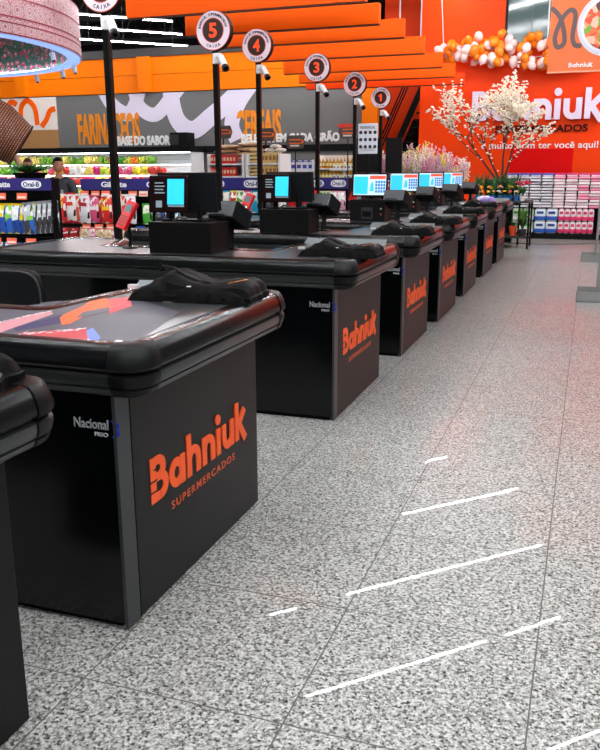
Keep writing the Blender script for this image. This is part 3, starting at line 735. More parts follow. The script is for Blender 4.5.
# board of small pictures on a post and the TV screens behind it
t = thing('notice_board', 'white notice board with rows of small round icons beside the pole of sign one', 'notice board', (-3.74, 14.25, 0))
pn = build('panel', MB().rbox(-.17, .18, -.012, .012, 1.88, 2.39, .011), M('e6ebf4', .5), t)
text('heading', 'PREFERENCIAL', M('25304a', .5), pn, (0, -.013, 0), XD, ZD, -.13, .14, 2.30, 2.345, bold=.01, depth=.002)
g = MB()
for a in range(4):
    for b in range(3):
        cx, cz = -.12+a*.085, 2.24-b*.12; g.rings([[(cx+.03*cos(k*pi/8), yy, cz+.03*sin(k*pi/8)) for k in range(16)] for yy in (-.014, -.0125)], True, True, False)
build('icons', g, M('30242a', .5), pn)
g = MB()
for b in range(4): g.box(-.12, .13, -.0135, -.0125, 1.93+b*.016, 1.937+b*.016)
build('small_print', g, M('9aa3b5', .5), pn)
build('post', MB().cyl((0, .03, .01), (0, .03, 2.3), .02, 8), BLACK, t); build('foot', MB().cyl((0, .03, 0), (0, .03, .015), .1, 18), BLACK, t)
for x, hw, l in ((-4.38, .30, 'black screen seen from behind, partly behind the notice board'), (-3.83, .17, 'black screen on a stand, on the flower side of the pole of sign one')):
    t = thing('screen', l, 'screen', (x, 16.72, 0))
    build('housing', MB().rbox(-hw, hw, -.03, .03, 1.55, 2.24, .01), M('161618', .5), t)
    build('stand', MB().box(-.03, .03, -.02, .02, .02, 1.6).box(-.2, .2, -.2, .2, 0, .02), BLACK, t)

# ---------------------------------------------------------------- pink patterned drum lamp with spotlights
def drum_mat():
    m = bpy.data.materials.new('drum_pattern'); m.use_nodes = True; nt, b, N, L = nodes(m)
    tc = N('ShaderNodeTexCoord'); sp = N('ShaderNodeSeparateXYZ'); L(tc.outputs['Object'], sp.inputs[0])
    at = N('ShaderNodeMath'); at.operation = 'ARCTAN2'; L(sp.outputs['Y'], at.inputs[0]); L(sp.outputs['X'], at.inputs[1])
    def rep_(sock, k, off=0.):
        a = N('ShaderNodeMath'); a.operation = 'MULTIPLY_ADD'; a.inputs[1].default_value = k; a.inputs[2].default_value = off; L(sock, a.inputs[0])
        f = N('ShaderNodeMath'); f.operation = 'FRACT'; L(a.outputs[0], f.inputs[0])
        c = N('ShaderNodeMath'); c.operation = 'SUBTRACT'; c.inputs[1].default_value = .5; L(f.outputs[0], c.inputs[0]); return c.outputs[0]
    u = rep_(at.outputs[0], 92/(2*pi)); v = rep_(sp.outputs['Z'], 1/.215, .12)
    cb = N('ShaderNodeCombineXYZ'); L(u, cb.inputs[0]); L(v, cb.inputs[1])
    ln = N('ShaderNodeVectorMath'); ln.operation = 'LENGTH'; L(cb.outputs[0], ln.inputs[0])
    rg = N('ShaderNodeMath'); rg.operation = 'MULTIPLY'; rg.inputs[1].default_value = 1.0; L(ln.outputs['Value'], rg.inputs[0])
    col = ramp(nt, rg.outputs[0], [(0, 'd85a70'), (.10, 'fdeaf0'), (.2, 'd8607a'), (.25, 'fff0f4'), (.34, 'e07a92'), (.38, 'fde2ea'), (.48, 'd45a70'), (.54, 'f6d0da'), (.63, 'c8485e')], 'CONSTANT')
    n = N('ShaderNodeTexNoise'); n.inputs['Scale'].default_value = 60; L(tc.outputs['Object'], n.inputs['Vector'])
    c2 = ramp(nt, n.outputs[0], [(.45, 'f7dfe6'), (.55, 'd4657c')], 'CONSTANT')
    mx = N('ShaderNodeMix'); mx.data_type = 'RGBA'; mx.inputs[0].default_value = .45; L(col, mx.inputs[6]); L(c2, mx.inputs[7])
    L(mx.outputs[2], b.inputs['Base Color']); b.inputs['Roughness'].default_value = .5
    return m
FLORAL = texmat('floral_print', 'ShaderNodeTexVoronoi', 12, [(0, 'f3e9c6'), (.10, 'f8d0c8'), (.20, 'e8485a'), (.34, 'c22d3a'), (.42, '8aa890'), (.52, '3c5a4a'), (.66, '5a7a5a')], rough=.6, interp='CONSTANT')
R0 = 3.158
t = thing('drum_pendant', 'huge round hanging drum with pink and red patterned side and floral underside', 'hanging drum', (-9.853, 9.155, 3.2))
g = MB(); n = 96
def circ(r, z): return [(r*cos(2*pi*k/n), r*sin(2*pi*k/n), z) for k in range(n)]
g.rings([circ(R0, .0), circ(R0, .66), circ(R0-.05, .66), circ(R0-.05, .0), circ(R0, .0)], True, False); build('side_band', g, drum_mat(), t)
for z in (.005, .13, .20, .42, .645):
    g = MB(); g.rings([circ(R0+.006, z), circ(R0+.006, z+.014), circ(R0-.002, z+.014), circ(R0-.002, z), circ(R0+.006, z)], True, False, False); build('red_trim', g, M('b83a4c', .5), t)
g = MB(); g.rings([circ(R0-.02, -.012), circ(R0-.2, -.012), circ(R0-.2, .02), circ(R0-.02, .02), circ(R0-.02, -.012)], True, False, False)
build('light_ring', g, M('8fb6f5', .4, emit=.75), t)
g = MB(); g.rings([circ(R0-.06, .01), circ(R0-.06, .65), circ(R0-.08, .65), circ(R0-.08, .01), circ(R0-.06, .01)], True, False); build('floral_lining', g, FLORAL, t)
g = MB(); g.rings([circ(R0-.07, .60), circ(R0-.07, .63)], True, True, False); build('inner_ceiling', g, FLORAL, t)
g = MB(); g.tube([(q[0], q[1], .035) for q in circ(R0-.12, 0)], .006, 5, closed=True); build('lining_fill_glow', g, M('dfe9ff', .4, emit=22.0), t)  # glowing ring added out of sight above the rim to light the floral lining
g = MB()
for a in range(6): x, y = 2.2*cos(a*pi/3), 2.2*sin(a*pi/3); g.cyl((x, y, .62), (x, y, 4.4), .01, 5)
build('suspension_wires', g, M('9a9a9a', .4), t)
def spot(x, y, z, l):
    t = thing('spotlight', l, 'spotlight', (x, y, z), 0, 'small white spotlights under the drum')
    build('stem', MB().cyl((0, 0, 0), (0, 0, -.06), .008, 6), WHITE, t)
    h = build('lamp_head', MB().cyl((0, 0, -.05), (.025, -.02, -.15), .034, 12), M('ffffff', .4), t)
    build('yoke', MB().rbox(-.035, .035, -.03, .015, -.09, -.05, .008), M('ffffff', .4), t)
    build('lens', MB().cyl((.025, -.02, -.15), (.026, -.021, -.156), .026, 12), M('2a2a30', .2), h)
for a, rr, l in ((1.22, 3.0, 'white spotlight under the far rim, first of three from the picture edge'), (.93, 3.03, 'white spotlight under the far rim, middle one of three'), (.70, 3.06, 'white spotlight under the far rim, closest to the black pole'),
              (-.32, 2.98, 'white spotlight inside the floral underside, farther from the black pole'), (.22, 2.98, 'white spotlight inside the floral underside, nearer the black pole')):
    spot(-9.853+rr*cos(a), 9.155+rr*sin(a), 3.19, l)

# ---------------------------------------------------------------- checkout sweets racks with hanging goods
PURP = M('2c2670', .4); TAGC = M('f26a4a', .5); TAGW = M('f6d9cf', .5)
def rack(name_label, x0, x1, y, z0, z1, head, words, depth=.35, shelfs=(.78, 1.0)):
    t = thing('display_rack', name_label, 'display rack', (x0, y, 0)); w = x1-x0
    build('side_panel', B(0, .02, 0, depth, 0, z1), BLACK, t); build('side_panel', B(w-.02, w, 0, depth, 0, z1), BLACK, t)
    build('back_panel', B(.02, w-.02, depth-.02, depth, 0, z1), BLACK, t)
    hd = build('header', B(0, w, -.02, .02, z1-head, z1), PURP, t)
    for k, (s_, a, b, oval) in enumerate(words):
        if oval:
            g = MB(); cx = (a+b)/2; rx = (b-a)/2+.02; cz = z1-head/2
            P = [(cx+rx*math.copysign(abs(cos(q*pi/12))**.6, cos(q*pi/12)), cz+head*.33*math.copysign(abs(sin(q*pi/12))**.8, sin(q*pi/12))) for q in range(24)]
            g.rings([[(p[0], -.024, p[1]) for p in P], [(p[0], -.0205, p[1]) for p in P]], True, True, False); build('oval_badge', g, WHITE, hd)
            text('brand_word', s_, M('1a2a6e', .5), hd, (0, -.0245, 0), XD, ZD, a, b, cz-head*.2, cz+head*.2, bold=.02, depth=.002)
        else: text('brand_word', s_, WHITE, hd, (0, -.021, 0), XD, ZD, a, b, z1-head*.75, z1-head*.25, bold=.03, depth=.002)
    for z in shelfs: build('shelf', B(.02, w-.02, .02, depth-.02, z-.01, z), BLACK, t)
    return t
def tags(t, xs, z, y=-.03):
    for x in xs:
        m = tilt(x, y, z, -.15, .05)
        tg = build('price_tag', MB().rbox(-.055, .055, -.002, .002, -.03, .03, .001, m), TAGC if int(x*100) % 3 else TAGW, t)
        build('tag_print', B(-.045, .045, -.004, -.0025, -.018, .0, m), TAGW if int(x*100) % 3 else TAGC, tg)
FILM = {}
def film(cols):
    k = tuple(cols)
    if k not in FILM:
        c = [cols[0], cols[1], cols[-1]]
        FILM[k] = texmat('printed_film_'+cols[0], 'ShaderNodeTexVoronoi', 30, [(0, c[0]), (.45, c[1]), (.62, c[0]), (.72, c[2]), (.84, 'f4f1ec'), (.93, '2a2022')], rough=.3, interp='CELL', stretch=(1, 1, .55))
    return FILM[k]
def pouch(name, label, cat, group, x, y, z, w, h, cols, d=.03, rz=0):
    """a filled bag: pillow shape with crimped top and a coloured label"""
    g = MB(); n = 8; rs = []
    for j in range(n+1):
        v = j/n; th = d*(1-abs(2*v-1)**3)*.9+.002; zz_ = v*h
        ww = w*(.46+.04*sin(pi*v))
        rs.append([(ww*cos(a)*1., th*math.copysign(abs(sin(a))**.8, sin(a)), zz_) for a in [2*pi*k/12 for k in range(12)]])
    g.rings(rs)
    o = build(name, g, film(cols), None, (x, y, z), (0, 0, rz)); tag(o, label, cat, group)
    a_ = random.uniform(-.2, .2); m_ = Matrix.Translation((random.uniform(-.05, .05)*w, 0, h*random.uniform(.55, .72))) @ Matrix.Rotation(a_, 4, 'Y')
    build('label_print', B(-w*.34, w*.34, -d*.9-.004, -d*.9-.001, -h*.07, h*.07, m_), M(cols[1], .4), o)
    build('seal', B(-w*.46, w*.46, -.003, .003, h-.005, h+.018), M(cols[2 if len(cols) > 2 else 0], .4), o)
    return o
rk = rack('black display rack with purple header, bottle shaped blue packs and silver packs', -5.9, -4.72, 6.5, 0, 1.54, .11, [('Gillette', .50, .73, 0), ('Oral-B', .88, 1.06, 1)], .12)
tags(rk, (.62, .86), 1.375); tags(rk, (.52, .70, .92), .955)
for k in range(5):
    x = -5.33+k*.085
    pouch('blister_pack', 'blue and yellow hanging pack on the rack at the picture edge', 'pack', 'blue packs on the first rack', x, 6.52+.01*(k % 2), 1.02, .10, .27, [('1c4fa8', 'f0d21f', 'e8c51a'), ('2a63c0', '8fd04a', 'e8c51a'), ('17408f', 'dfe8f2', 'e8c51a')][k % 3])
for k in range(6):
    o = pouch('razor_pack', 'black and silver hanging pack beside the blue packs', 'pack', 'silver packs on the first rack', -5.02+k*.05, 6.51+k*.012, 1.02+.004*k, .12, .28, ('3b3d40', 'c9cdd2', '8a8c90'), .02)
for k in range(7):
    pouch('toothbrush_pack', 'low hanging pack in blue and white under the price tags', 'pack', 'low packs on the first rack', -5.5+k*.11, 6.52, .79, .09, .13, [('1d59b5', 'ffffff'), ('e9eef5', '2f6fc9'), ('5fc3ea', 'ffffff')][k % 3])
rk = rack('wide black display rack with two white words on a purple header, sweets below', -5.68, -4.35, 8.4, 0, 1.515, .125, [('Gillette', .28, .62, 0), ('Gillette', .88, 1.22, 0)])
tags(rk, (.05, .2, .34, .49, .70, .84, 1.0), 1.35); tags(rk, (.05, .22, .38, .52), .965)
SW = [('d8262c', 'f4c21f', 'f7f3ee'), ('f3f0ee', 'e03a2c', 'd8262c'), ('f0603a', 'f6e0d2', 'f2f2f2'), ('e8e4e8', 'b4232f'), ('d94f7a', 'f7e6ee'), ('c61f28', 'f08a1e')]
for k in range(10):
    pouch('sweets_bag', 'hanging bag of sweets in pink, red and white on the wide rack', 'sweets', 'hanging sweets bags', -5.95+k*.105+random.uniform(-.01, .01), 8.36+.03*(k % 3), 1.01+random.uniform(-.01, .02), .15, .31, SW[k % 6], .045)
for k in range(9):
    pouch('sweets_bag', 'small clear bag of sweets on the bottom row of the wide rack', 'sweets', 'low sweets bags', -5.66+k*.11, 8.38, .74, .14, .2, [('c9a27a', 'e8d0a8'), ('d36a7a', 'f3dfe2'), ('b78a5c', 'dcc096')][k % 3], .04)
for k in range(7):
    pouch('snack_pack', 'blue, white and green snack pack behind the red card machine', 'snack', 'blue and green snack packs', -4.92+k*.09, 8.4+.02*(k % 2), .74+.26*(k % 2), .13, .22, [('2458b8', 'ffffff'), ('4aa83a', 'f2f2d8'), ('e9eef2', '2f9ac9')][k % 3], .03)
rk = rack('black display rack with two white ovals on its blue header, behind the tills', -4.96, -3.98, 10.06, 0, 1.51, .15, [('Oral-B', .17, .36, 1), ('Oral-B', .68, .87, 1)])
tags(rk, (.1, .3, .5, .7), .97)
for k in range(9):
    pouch('snack_pack', 'yellow, red or blue pack hanging on the rack with two white ovals', 'snack', 'packs on the two-oval rack', -4.86+k*.1, 10.06, 1.06 if k < 8 else .8, .12, .27, [('e6d35a', 'c9262c'), ('f0eede', '4a9a3a'), ('e8508a', 'ffffff'), ('2aa5c9', 'f3e9d2')][k % 4], .03)
for k in range(7):
    pouch('snack_pack', 'small pack on the bottom row of the rack with two white ovals', 'snack', 'low packs on the two-oval rack', -4.8+k*.11, 10.06, .76, .11, .17, [('e8c92a', '2f4fa8'), ('d8e4ea', 'd0402c'), ('2b5cb8', 'e8e8e8')][k % 3], .03)
rk = rack('black display rack with blue header and one white oval, beyond the second till', -4.45, -3.45, 12.05, 0, 1.49, .16, [('Oral-B', .38, .6, 1), ('Oral-B', .75, .95, 1)])
for k in range(8):
    pouch('snack_pack', 'red or pale pack hanging on the rack beyond the second till', 'snack', 'packs on the one-oval rack', -4.36+k*.115, 12.05, 1.02, .13, .26, [('d21a22', 'd21a22'), ('d21a22', 'f0d8d0'), ('e8e0b8', '6a9a3a'), ('e9a7c0', 'ffffff')][(k//2) % 4], .03)
for k in range(7):
    pouch('snack_pack', 'orange and white pack on the bottom row beyond the second till', 'snack', 'low packs on the one-oval rack', -4.3+k*.12, 12.05, .77, .12, .16, [('f08a1e', 'ffffff'), ('f2efe6', 'e8502a'), ('f5d53a', 'd0402c')][k % 3], .03)
# more goods further down the counters
t = rack('low black rack with orange goods under the notice board', -4.35, -3.3, 16.15, 0, 1.45, .1, [('Gillette', .4, .7, 0)])
for k in range(8): pouch('snack_pack', 'orange pack on the low rack under the notice board', 'snack', 'orange packs', -4.28+k*.13, 16.14, 1.08+.01, .13, .24, [('f0701e', 'ffffff'), ('f4a11a', 'c9262c'), ('f2f0ea', 'f0701e')][k % 3], .03)

# crates and sweets stand between the first two racks
t = thing('market_stand', 'stepped stand of orange fruit crates and pink and red packs', 'market stand', (-7.3, 9.5, 0))
build('frame', MB().box(0, 1.4, .0, .6, 0, .70).box(0, 1.4, .15, .6, .70, .90).box(0, 1.4, .3, .6, .90, 1.06).box(0, 1.4, .42, .6, 1.06, 1.2), BLACK, t)
for k in range(4):
    c = build('fruit_crate', MB().box(.05+k*.33, .36+k*.33, .42, .6, 1.2, 1.23).box(.05+k*.33, .36+k*.33, .42, .43, 1.2, 1.27).box(.05+k*.33, .36+k*.33, .59, .6, 1.2, 1.27), M('b4672a', .6), None, (-7.3, 9.5, 0))
    tag(c, 'open wooden crate filled with oranges on top of the stepped stand', 'crate', 'orange crates')
    for a in range(5):
        for b in range(2):
            o = build('orange', MB().ball((0, 0, 0), .034, 9, 7), M('ee8a14', .5), None, (-7.3+.085+k*.33+a*.06, 9.96+b*.07, 1.264)); tag(o, 'orange in an open crate on the stepped stand', 'fruit', 'oranges in the crates')
for z, y, cc, gname in ((1.06, 9.86, ('f0cfd8', 'e8648c', 'ffffff'), 'pink packs on the stepped stand'), (.90, 9.72, ('d8323c', 'f6e4e2', 'c01f2a'), 'red and white packs on the stepped stand'), (.70, 9.56, ('c9181f', 'f3e8e2', '9c1218'), 'dark red packs on the stepped stand')):
    for k in range(9): pouch('biscuit_pack', gname[:-1].replace(' packs', ' pack').replace('stan', 'stand'), 'biscuits', gname, -7.22+k*.15, y, z, .15, .14, cc, .035)
# plant and wicker basket on the first rack
def leaf_clump(name, n, spread, h, mat, parent=None, seed=1, wide=.02, droop=.4, base=(0, 0, 0)):
    rnd = random.Random(seed); g = MB()
    for k in range(n):
        a = rnd.uniform(0, 2*pi); L_ = h*rnd.uniform(.6, 1.1); r = spread*rnd.uniform(.3, 1); w = wide*rnd.uniform(.7, 1.3)
        q = []
        for j in range(5):
            s = j/4; q.append(Vector((base[0]+cos(a)*r*s**1.3+rnd.uniform(-.01, .01), base[1]+sin(a)*r*s**1.3, base[2]+L_*(s-droop*s*s*1.1))))
        sd = Vector((-sin(a), cos(a), 0))
        V = [[g.b.verts.new(p-sd*w*(1-abs(2*j/4-.9))*.5), g.b.verts.new(p+Vector((0, 0, w*.12))), g.b.verts.new(p+sd*w*(1-abs(2*j/4-.9))*.5)] for j, p in enumerate(q)]
        for A_, B_ in zip(V, V[1:]):
            g._f([A_[0], A_[1], B_[1], B_[0]], True); g._f([A_[1], A_[2], B_[2], B_[1]], True)
    return build(name, g, mat, parent)
GREEN = M('2f6a2c', .5); DGREEN = M('1d4520', .5); LGREEN = M('5c8f3c', .5)
t = thing('potted_plant', 'bushy green plant on top of the first display rack', 'plant', (-5.08, 6.67, 1.54))
build('pot', MB().lathe([(.07, 0), (.09, .05), (.085, .05), (.08, .04)], n=16, sx=2.2), BLACK, t)
leaf_clump('leaves', 150, .26, .12, GREEN, t, 3, .03, .2, (0, 0, .03))
leaf_clump('leaves', 60, .22, .13, LGREEN, t, 4, .02, .2, (.02, -.02, .03))
WICK = texmat('woven_wicker', 'ShaderNodeTexBrick', 1, [(0, '7a3f22'), (1, 'b0683c')], coord='UV') if False else None
def wicker_mat():
    m = bpy.data.materials.new('woven_wicker'); m.use_nodes = True; nt, b, N, L = nodes(m)
    tc = N('ShaderNodeTexCoord'); sp = N('ShaderNodeSeparateXYZ'); L(tc.outputs['Object'], sp.inputs[0])
    at = N('ShaderNodeMath'); at.operation = 'ARCTAN2'; L(sp.outputs['Y'], at.inputs[0]); L(sp.outputs['X'], at.inputs[1])
    cb = N('ShaderNodeCombineXYZ'); L(at.outputs[0], cb.inputs[0]); L(sp.outputs['Z'], cb.inputs[1])
    mp = N('ShaderNodeMapping'); mp.inputs['Scale'].default_value = (3, 7, 1); L(cb.outputs[0], mp.inputs[0])
    br = N('ShaderNodeTexBrick'); br.inputs['Scale'].default_value = 1.6; br.inputs['Mortar Size'].default_value = .09
    br.inputs['Color1'].default_value = lin('cf8d66'); br.inputs['Color2'].default_value = lin('a8643f'); br.inputs['Mortar'].default_value = lin('40190e')
    L(mp.outputs[0], br.inputs[0]); L(br.outputs['Color'], b.inputs['Base Color'])
    bp = N('ShaderNodeBump'); bp.inputs['Strength'].default_value = .7; bp.inputs['Distance'].default_value = .01; bp.invert = True; L(br.outputs['Fac'], bp.inputs['Height']); L(bp.outputs[0], b.inputs['Normal'])
    b.inputs['Roughness'].default_value = .6; return m
WM = wicker_mat()
t = thing('wicker_basket', 'brown woven wicker basket tipped on a pale wooden stem above the first rack', 'basket', (-5.42, 6.75, 1.62))
bs = build('basket_wall', MB().lathe([(.215, -.24), (.205, -.24), (.26, .0), (.25, .22), (.12, .27), (.12, .29), (.26, .235), (.27, .0), (.215, -.24)], n=40, cap=False), WM, t, (-.05, 0, .37), (0, radians(-55), radians(36)))
build('rim', MB().tube([(.212*cos(2*pi*k/40), .212*sin(2*pi*k/40), -.24) for k in range(40)], .014, 7, closed=True), WM, bs)
build('stem', MB().tube([(.12, .1, -.08), (.11, .1, .02), (.09, .05, .12), (.05, 0, .2)], [.05, .035, .03, .02], 12), M('c99a78', .6), t)

# ---------------------------------------------------------------- cooled produce shelves along the back wall
t = thing('produce_fridge', 'long white open produce fridge with a black canopy along the back wall', 'fridge', (-18, 21, 0))
build('body', MB().box(0, 7.45, .75, .8, 0, 2.12).box(0, 7.45, 0, .8, 0, .75), M('eceef0', .5), t)
build('canopy', B(-.02, 7.47, -.12, .85, 2.12, 2.27), DARK, t)
build('end_wall', B(7.4, 7.45, 0, .8, 0, 2.12), WHITE, t)
build('light_or_fill_strip', B(.1, 7.35, .05, .09, 2.10, 2.118), M('ffffff', .4, emit=11.0), t)
for z in (.9, 1.2, 1.5, 1.8): build('shelf', B(.02, 7.4, .12+.2*(z-.9), .75, z-.02, z), M('f6f7f8', .4), t); build('light_or_fill_strip', B(.1, 7.35, .14+.2*(z-.9), .16+.2*(z-.9), z-.03, z-.021), M('ffffff', .4, emit=14.0), t)  # glowing strips under the shelves are added to brighten the dim interior
g = MB()
for a in range(70):
    for b in range(2): g.box(3.4+a*.055, 3.42+a*.055, .74, .749, 1.92+b*.1, 1.935+b*.1)
build('perforations', g, M('aab0b5', .5), t)
PC = ['e8d43a', 'd9268a', 'f08a2a', '7fb83a', 'f3f0ec', 'd2382c', 'c8d84a', 'e85a8a', '4a9a3a', 'f4e27a', 'b02a3a', 'e8b02a']
PN = {'e8d43a': 'yellow', 'd9268a': 'magenta', 'f08a2a': 'orange', '7fb83a': 'green', 'f3f0ec': 'white', 'd2382c': 'red', 'c8d84a': 'lime', 'e85a8a': 'pink', '4a9a3a': 'dark green', 'f4e27a': 'pale yellow', 'b02a3a': 'dark red', 'e8b02a': 'golden'}
heap = {}
for c in PC:
    rnd = random.Random(c); g = MB()
    for k in range(20):
        g.ball((rnd.uniform(-.11, .11), rnd.uniform(-.1, .1), .04+.09*rnd.random()*(k > 7)), rnd.uniform(.035, .052), 7, 5)
    o = build('produce_heap', g, M(c, .5)); heap[c] = o; tag(o, PN[c]+' fruit and vegetable heap on the fridge shelves', 'produce', PN[c]+' produce heaps')
used = set()
for zi, z in enumerate((.9, 1.2, 1.5, 1.8)):
    k = 0
    while k < 27:
        x = -17.85+k*.265
        if zi == 3 and x > -12.0 or zi == 2 and x > -11.6: break
        c = PC[(k//random.choice((1, 2, 2))*(3+zi)+zi*5) % 12] if x < -13.4 or zi < 3 else random.choice(['4a9a3a', '7fb83a', 'f08a2a', 'c8d84a'])
        for e in (0, 1):
            xx = x+e*.0
        if c in used: o = heap[c].copy(); COL.objects.link(o)
        else: o = heap[c]; used.add(c)
        o.scale = (1, 1, 1.5); o.location = (x, 21.36+.03*(k % 2), z); o.rotation_euler[2] = random.uniform(0, 6)
        k += 1
for c in PC:
    if c not in used: bpy.data.objects.remove(heap[c])

# ---------------------------------------------------------------- grocery shelves
def shelf_unit(label, x0, x1, y, top, zs, depth=.6):
    t = thing('grocery_shelf', label, 'shelf', (x0, y, 0)); w = x1-x0
    build('upright', B(0, .04, 0, depth, 0, top), WHITE, t); build('upright', B(w-.04, w, 0, depth, 0, top), WHITE, t)
    build('back_panel', B(.04, w-.04, depth-.03, depth, 0, top), M('dfe2e4', .5), t)
    for z in zs: build('shelf_board', B(.04, w-.04, .0, depth-.03, z-.03, z), WHITE, t)
    return t
def carton(name, label, cat, group, w, d, h, cols, r=.008):
    o = build(name, MB().rbox(-w/2, w/2, 0, d, 0, h, r), M(cols[0], .4)); tag(o, label, cat, group)
    build('label_print', B(-w*.36, w*.36, -.003, -.0005, h*.3, h*.7), M(cols[1], .4), o); return o
def lay(proto, spots):
    for i, p in enumerate(spots):
        if i == 0: proto.location = p
        else: dup(proto, p)
shelf_unit('white grocery shelf with red packs and stacked tan sacks, behind the pole of sign five', -7.2, -6.42, 15, 1.92, (1.50, 1.74, 1.2))
p = carton('red_pack', 'red upright pack on the grocery shelf behind the pole of sign five', 'pack', 'red packs on the shelf', .062, .1, .17, ('d22a1e', 'f2c9a8'))
lay(p, [(-7.12+a*.068, 15.05, z) for z in (1.50, 1.74) for a in range(8)])
def sack(label, group, w, d, h, cols, nm='sack'):
    g = MB()
    g.ball((0, 0, h/2), 1, 14, 9, h/2, w/2, d/2)
    for v in g.b.verts:
        x, y = v.co.x/(w/2), v.co.y/(d/2); rr = max(abs(x), abs(y))
        if rr > .05:
            k = (x*x+y*y)**.5/rr; kk = 1+(k-1)*.85; v.co.x *= kk; v.co.y *= kk
    o = build(nm, g, M(cols[0], .5)); tag(o, label, nm.replace('_', ' '), group)
    build('label_print', MB().rings([[(w*.25*cos(a)+0, -d*.5+.02*abs(cos(a))-dy, h*.5+h*.2*sin(a)) for a in [2*pi*k/10 for k in range(10)]] for dy in (.0, .006)], True, True, False), M(cols[1], .5), o)
    return o
p = sack('large tan paper sack lying on top of the grocery shelves', 'tan sacks', .5, .4, .09, ('cfa57a', 'e8cba8'))
lay(p, [(-6.95, 15.4, 1.93), (-6.9, 15.4, 2.02), (-6.42, 15.35, 1.97), (-6.42, 15.35, 2.06), (-6.42, 15.35, 1.88), (-6.42, 15.35, 1.79)])
shelf_unit('white grocery shelf of cream and yellow bags, behind the pole of sign four', -6.38, -5.66, 15, 1.92, (1.50, 1.74, 1.2))
p = sack('small cream bag of grain stacked on the shelf by the pole of sign four', 'cream grain bags', .24, .3, .07, ('e6d6a2', 'd9a23a'))
lay(p, [(-6.22+.24*a, 15.2, z) for a in (0,) for z in (1.50, 1.57, 1.64, 1.74, 1.81, 1.88, 1.95)])
p = carton('pasta_pack', 'yellow brown upright pack on the shelf by the pole of sign four', 'pack', 'yellow brown packs', .075, .1, .2, ('d8b878', '9a6a2a'))
lay(p, [(-6.04+a*.08, 15.05, z) for z in (1.50, 1.74) for a in range(5)])
p = sack('white bag leaning on top of the shelf by the pole of sign four', 'white bags', .22, .2, .08, ('f0ece6', 'd9a2a2'))
lay(p, [(-5.98, 15.3, 1.95), (-5.76, 15.3, 1.95), (-5.86, 15.3, 2.02)])
shelf_unit('white grocery shelf of blue and white packs, seen over the second till', -6.75, -5.98, 18, 1.84, (1.34, 1.59))
p = carton('detergent_pack', 'blue and white pack on the shelf seen over the second till', 'pack', 'blue and white packs', .13, .12, .2, ('e9ecf6', '4b4fae'))
lay(p, [(-6.63+a*.14, 18.05, z) for z in (1.34, 1.59) for a in range(5)])
p = carton('detergent_pack', 'deep blue pack on the shelf seen over the second till', 'pack', 'deep blue packs', .12, .1, .05, ('35389a', 'f2f2fa'))
lay(p, [(-6.6+a*.14, 18.05, z) for z in (1.541, 1.791) for a in range(5)])
shelf_unit('white grocery shelf of oil bottles, behind the pole of sign three', -5.94, -4.55, 18, 1.94, (1.40, 1.65))
g = MB(); g.lathe([(.035, 0), (.038, .02), (.038, .13), (.03, .16), (.014, .19), (.014, .215)], n=10)
p = build('oil_bottle', g, M('b98a1e', .2)); tag(p, 'golden oil bottle on the shelf behind the pole of sign three', 'bottle', 'oil bottles')
build('cap', MB().lathe([(.016, .21), (.016, .235)], n=8), M('f2d23a', .4), p); build('label_print', MB().lathe([(.0385, .05), (.0385, .11)], n=10, cap=False), M('e9e3a2', .5), p)
lay(p, [(-5.86+a*.085, 18.08, z) for z in (1.40, 1.65) for a in range(14)])
p = carton('tin', 'orange and white tin on the shelf behind the pole of sign three', 'tin', 'orange tins', .08, .1, .14, ('e8743a', 'f6f0e6'))
lay(p, [(-5.86+a*.088, 18.35, 1.65) for a in range(14)])
t = thing('display_tower', 'slim white display tower with dark goods behind the pole of sign two', 'display tower', (-4.95, 16.9, 0))
build('post', B(0, .04, 0, .04, .02, 1.78), WHITE, t); build('tower_base', B(-.3, .3, -.2, .3, 0, .02), WHITE, t)
for z in (1.2, 1.4, 1.6): build('shelf_board', B(-.25, .28, -.1, .2, z, z+.02), WHITE, t)
p = carton('small_tub', 'small white tub on the slim display tower', 'tub', 'small white tubs', .06, .08, .09, ('eef0f2', '7a8088'))
lay(p, [(-5.13+a*.08, 16.84, z) for z in (1.22, 1.42, 1.62) for a in range(6) if a != 2])
# small aisle pennants on rods
for i, (x, y, z, w, l) in enumerate(((-7.30, 16, 2.38, .42, 'grey pointed aisle pennant with orange stripes by the pole of sign five'), (-6.35, 16, 2.31, .42, 'grey pointed aisle pennant with orange stripes by the pole of sign four'),
                                    (-5.78, 16.2, 2.17, .42, 'grey pointed aisle pennant between the poles of signs four and three'), (-4.66, 16.2, 2.35, .40, 'grey aisle pennant with a red top beside the notice board'))):
    t = thing('aisle_pennant', l, 'sign', (x, y, z), 0, 'aisle pennants')
    m = Matrix(((1, 0, 0, 0), (0, 0, 1, 0), (0, 1, 0, 0), (0, 0, 0, 1)))
    pl_ = build('plate', MB().prism([(-w/2, 0), (-w/2+.05, .13), (w/2-.05, .13), (w/2, 0), (w/2-.05, -.13), (-w/2+.05, -.13)], 0, .02, m), M('4a4645', .5), t)
    build('stripe', B(-w/2+.08, w/2-.08, -.003, -.0005, .03, .055), M('f0701e', .5), pl_); build('stripe', B(-w/2+.08, w/2-.08, -.003, -.0005, -.04, -.015), M('f0701e', .5), pl_)
    build('arrow', MB().prism([(w/2-.08, .0), (w/2-.05, .05), (w/2-.02, 0), (w/2-.05, -.05)], -.004, -.001, m), M('f0701e', .5), pl_)
    if i >= 2: build('pale_line', B(-w/2+.1, w/2-.12, -.003, -.0005, -.09, -.06), M('e9d9d2', .5), pl_)
    if i == 3: build('red_band', B(-w/2, w/2-.02, -.004, -.0005, .08, .15), M('e5402c', .5), pl_)
    build('rod', B(-.01, .01, .004, .016, -z+.03, -.12), BLACK, t); build('foot', B(-.12, .12, -.1, .12, -z, -z+.03), BLACK, t)
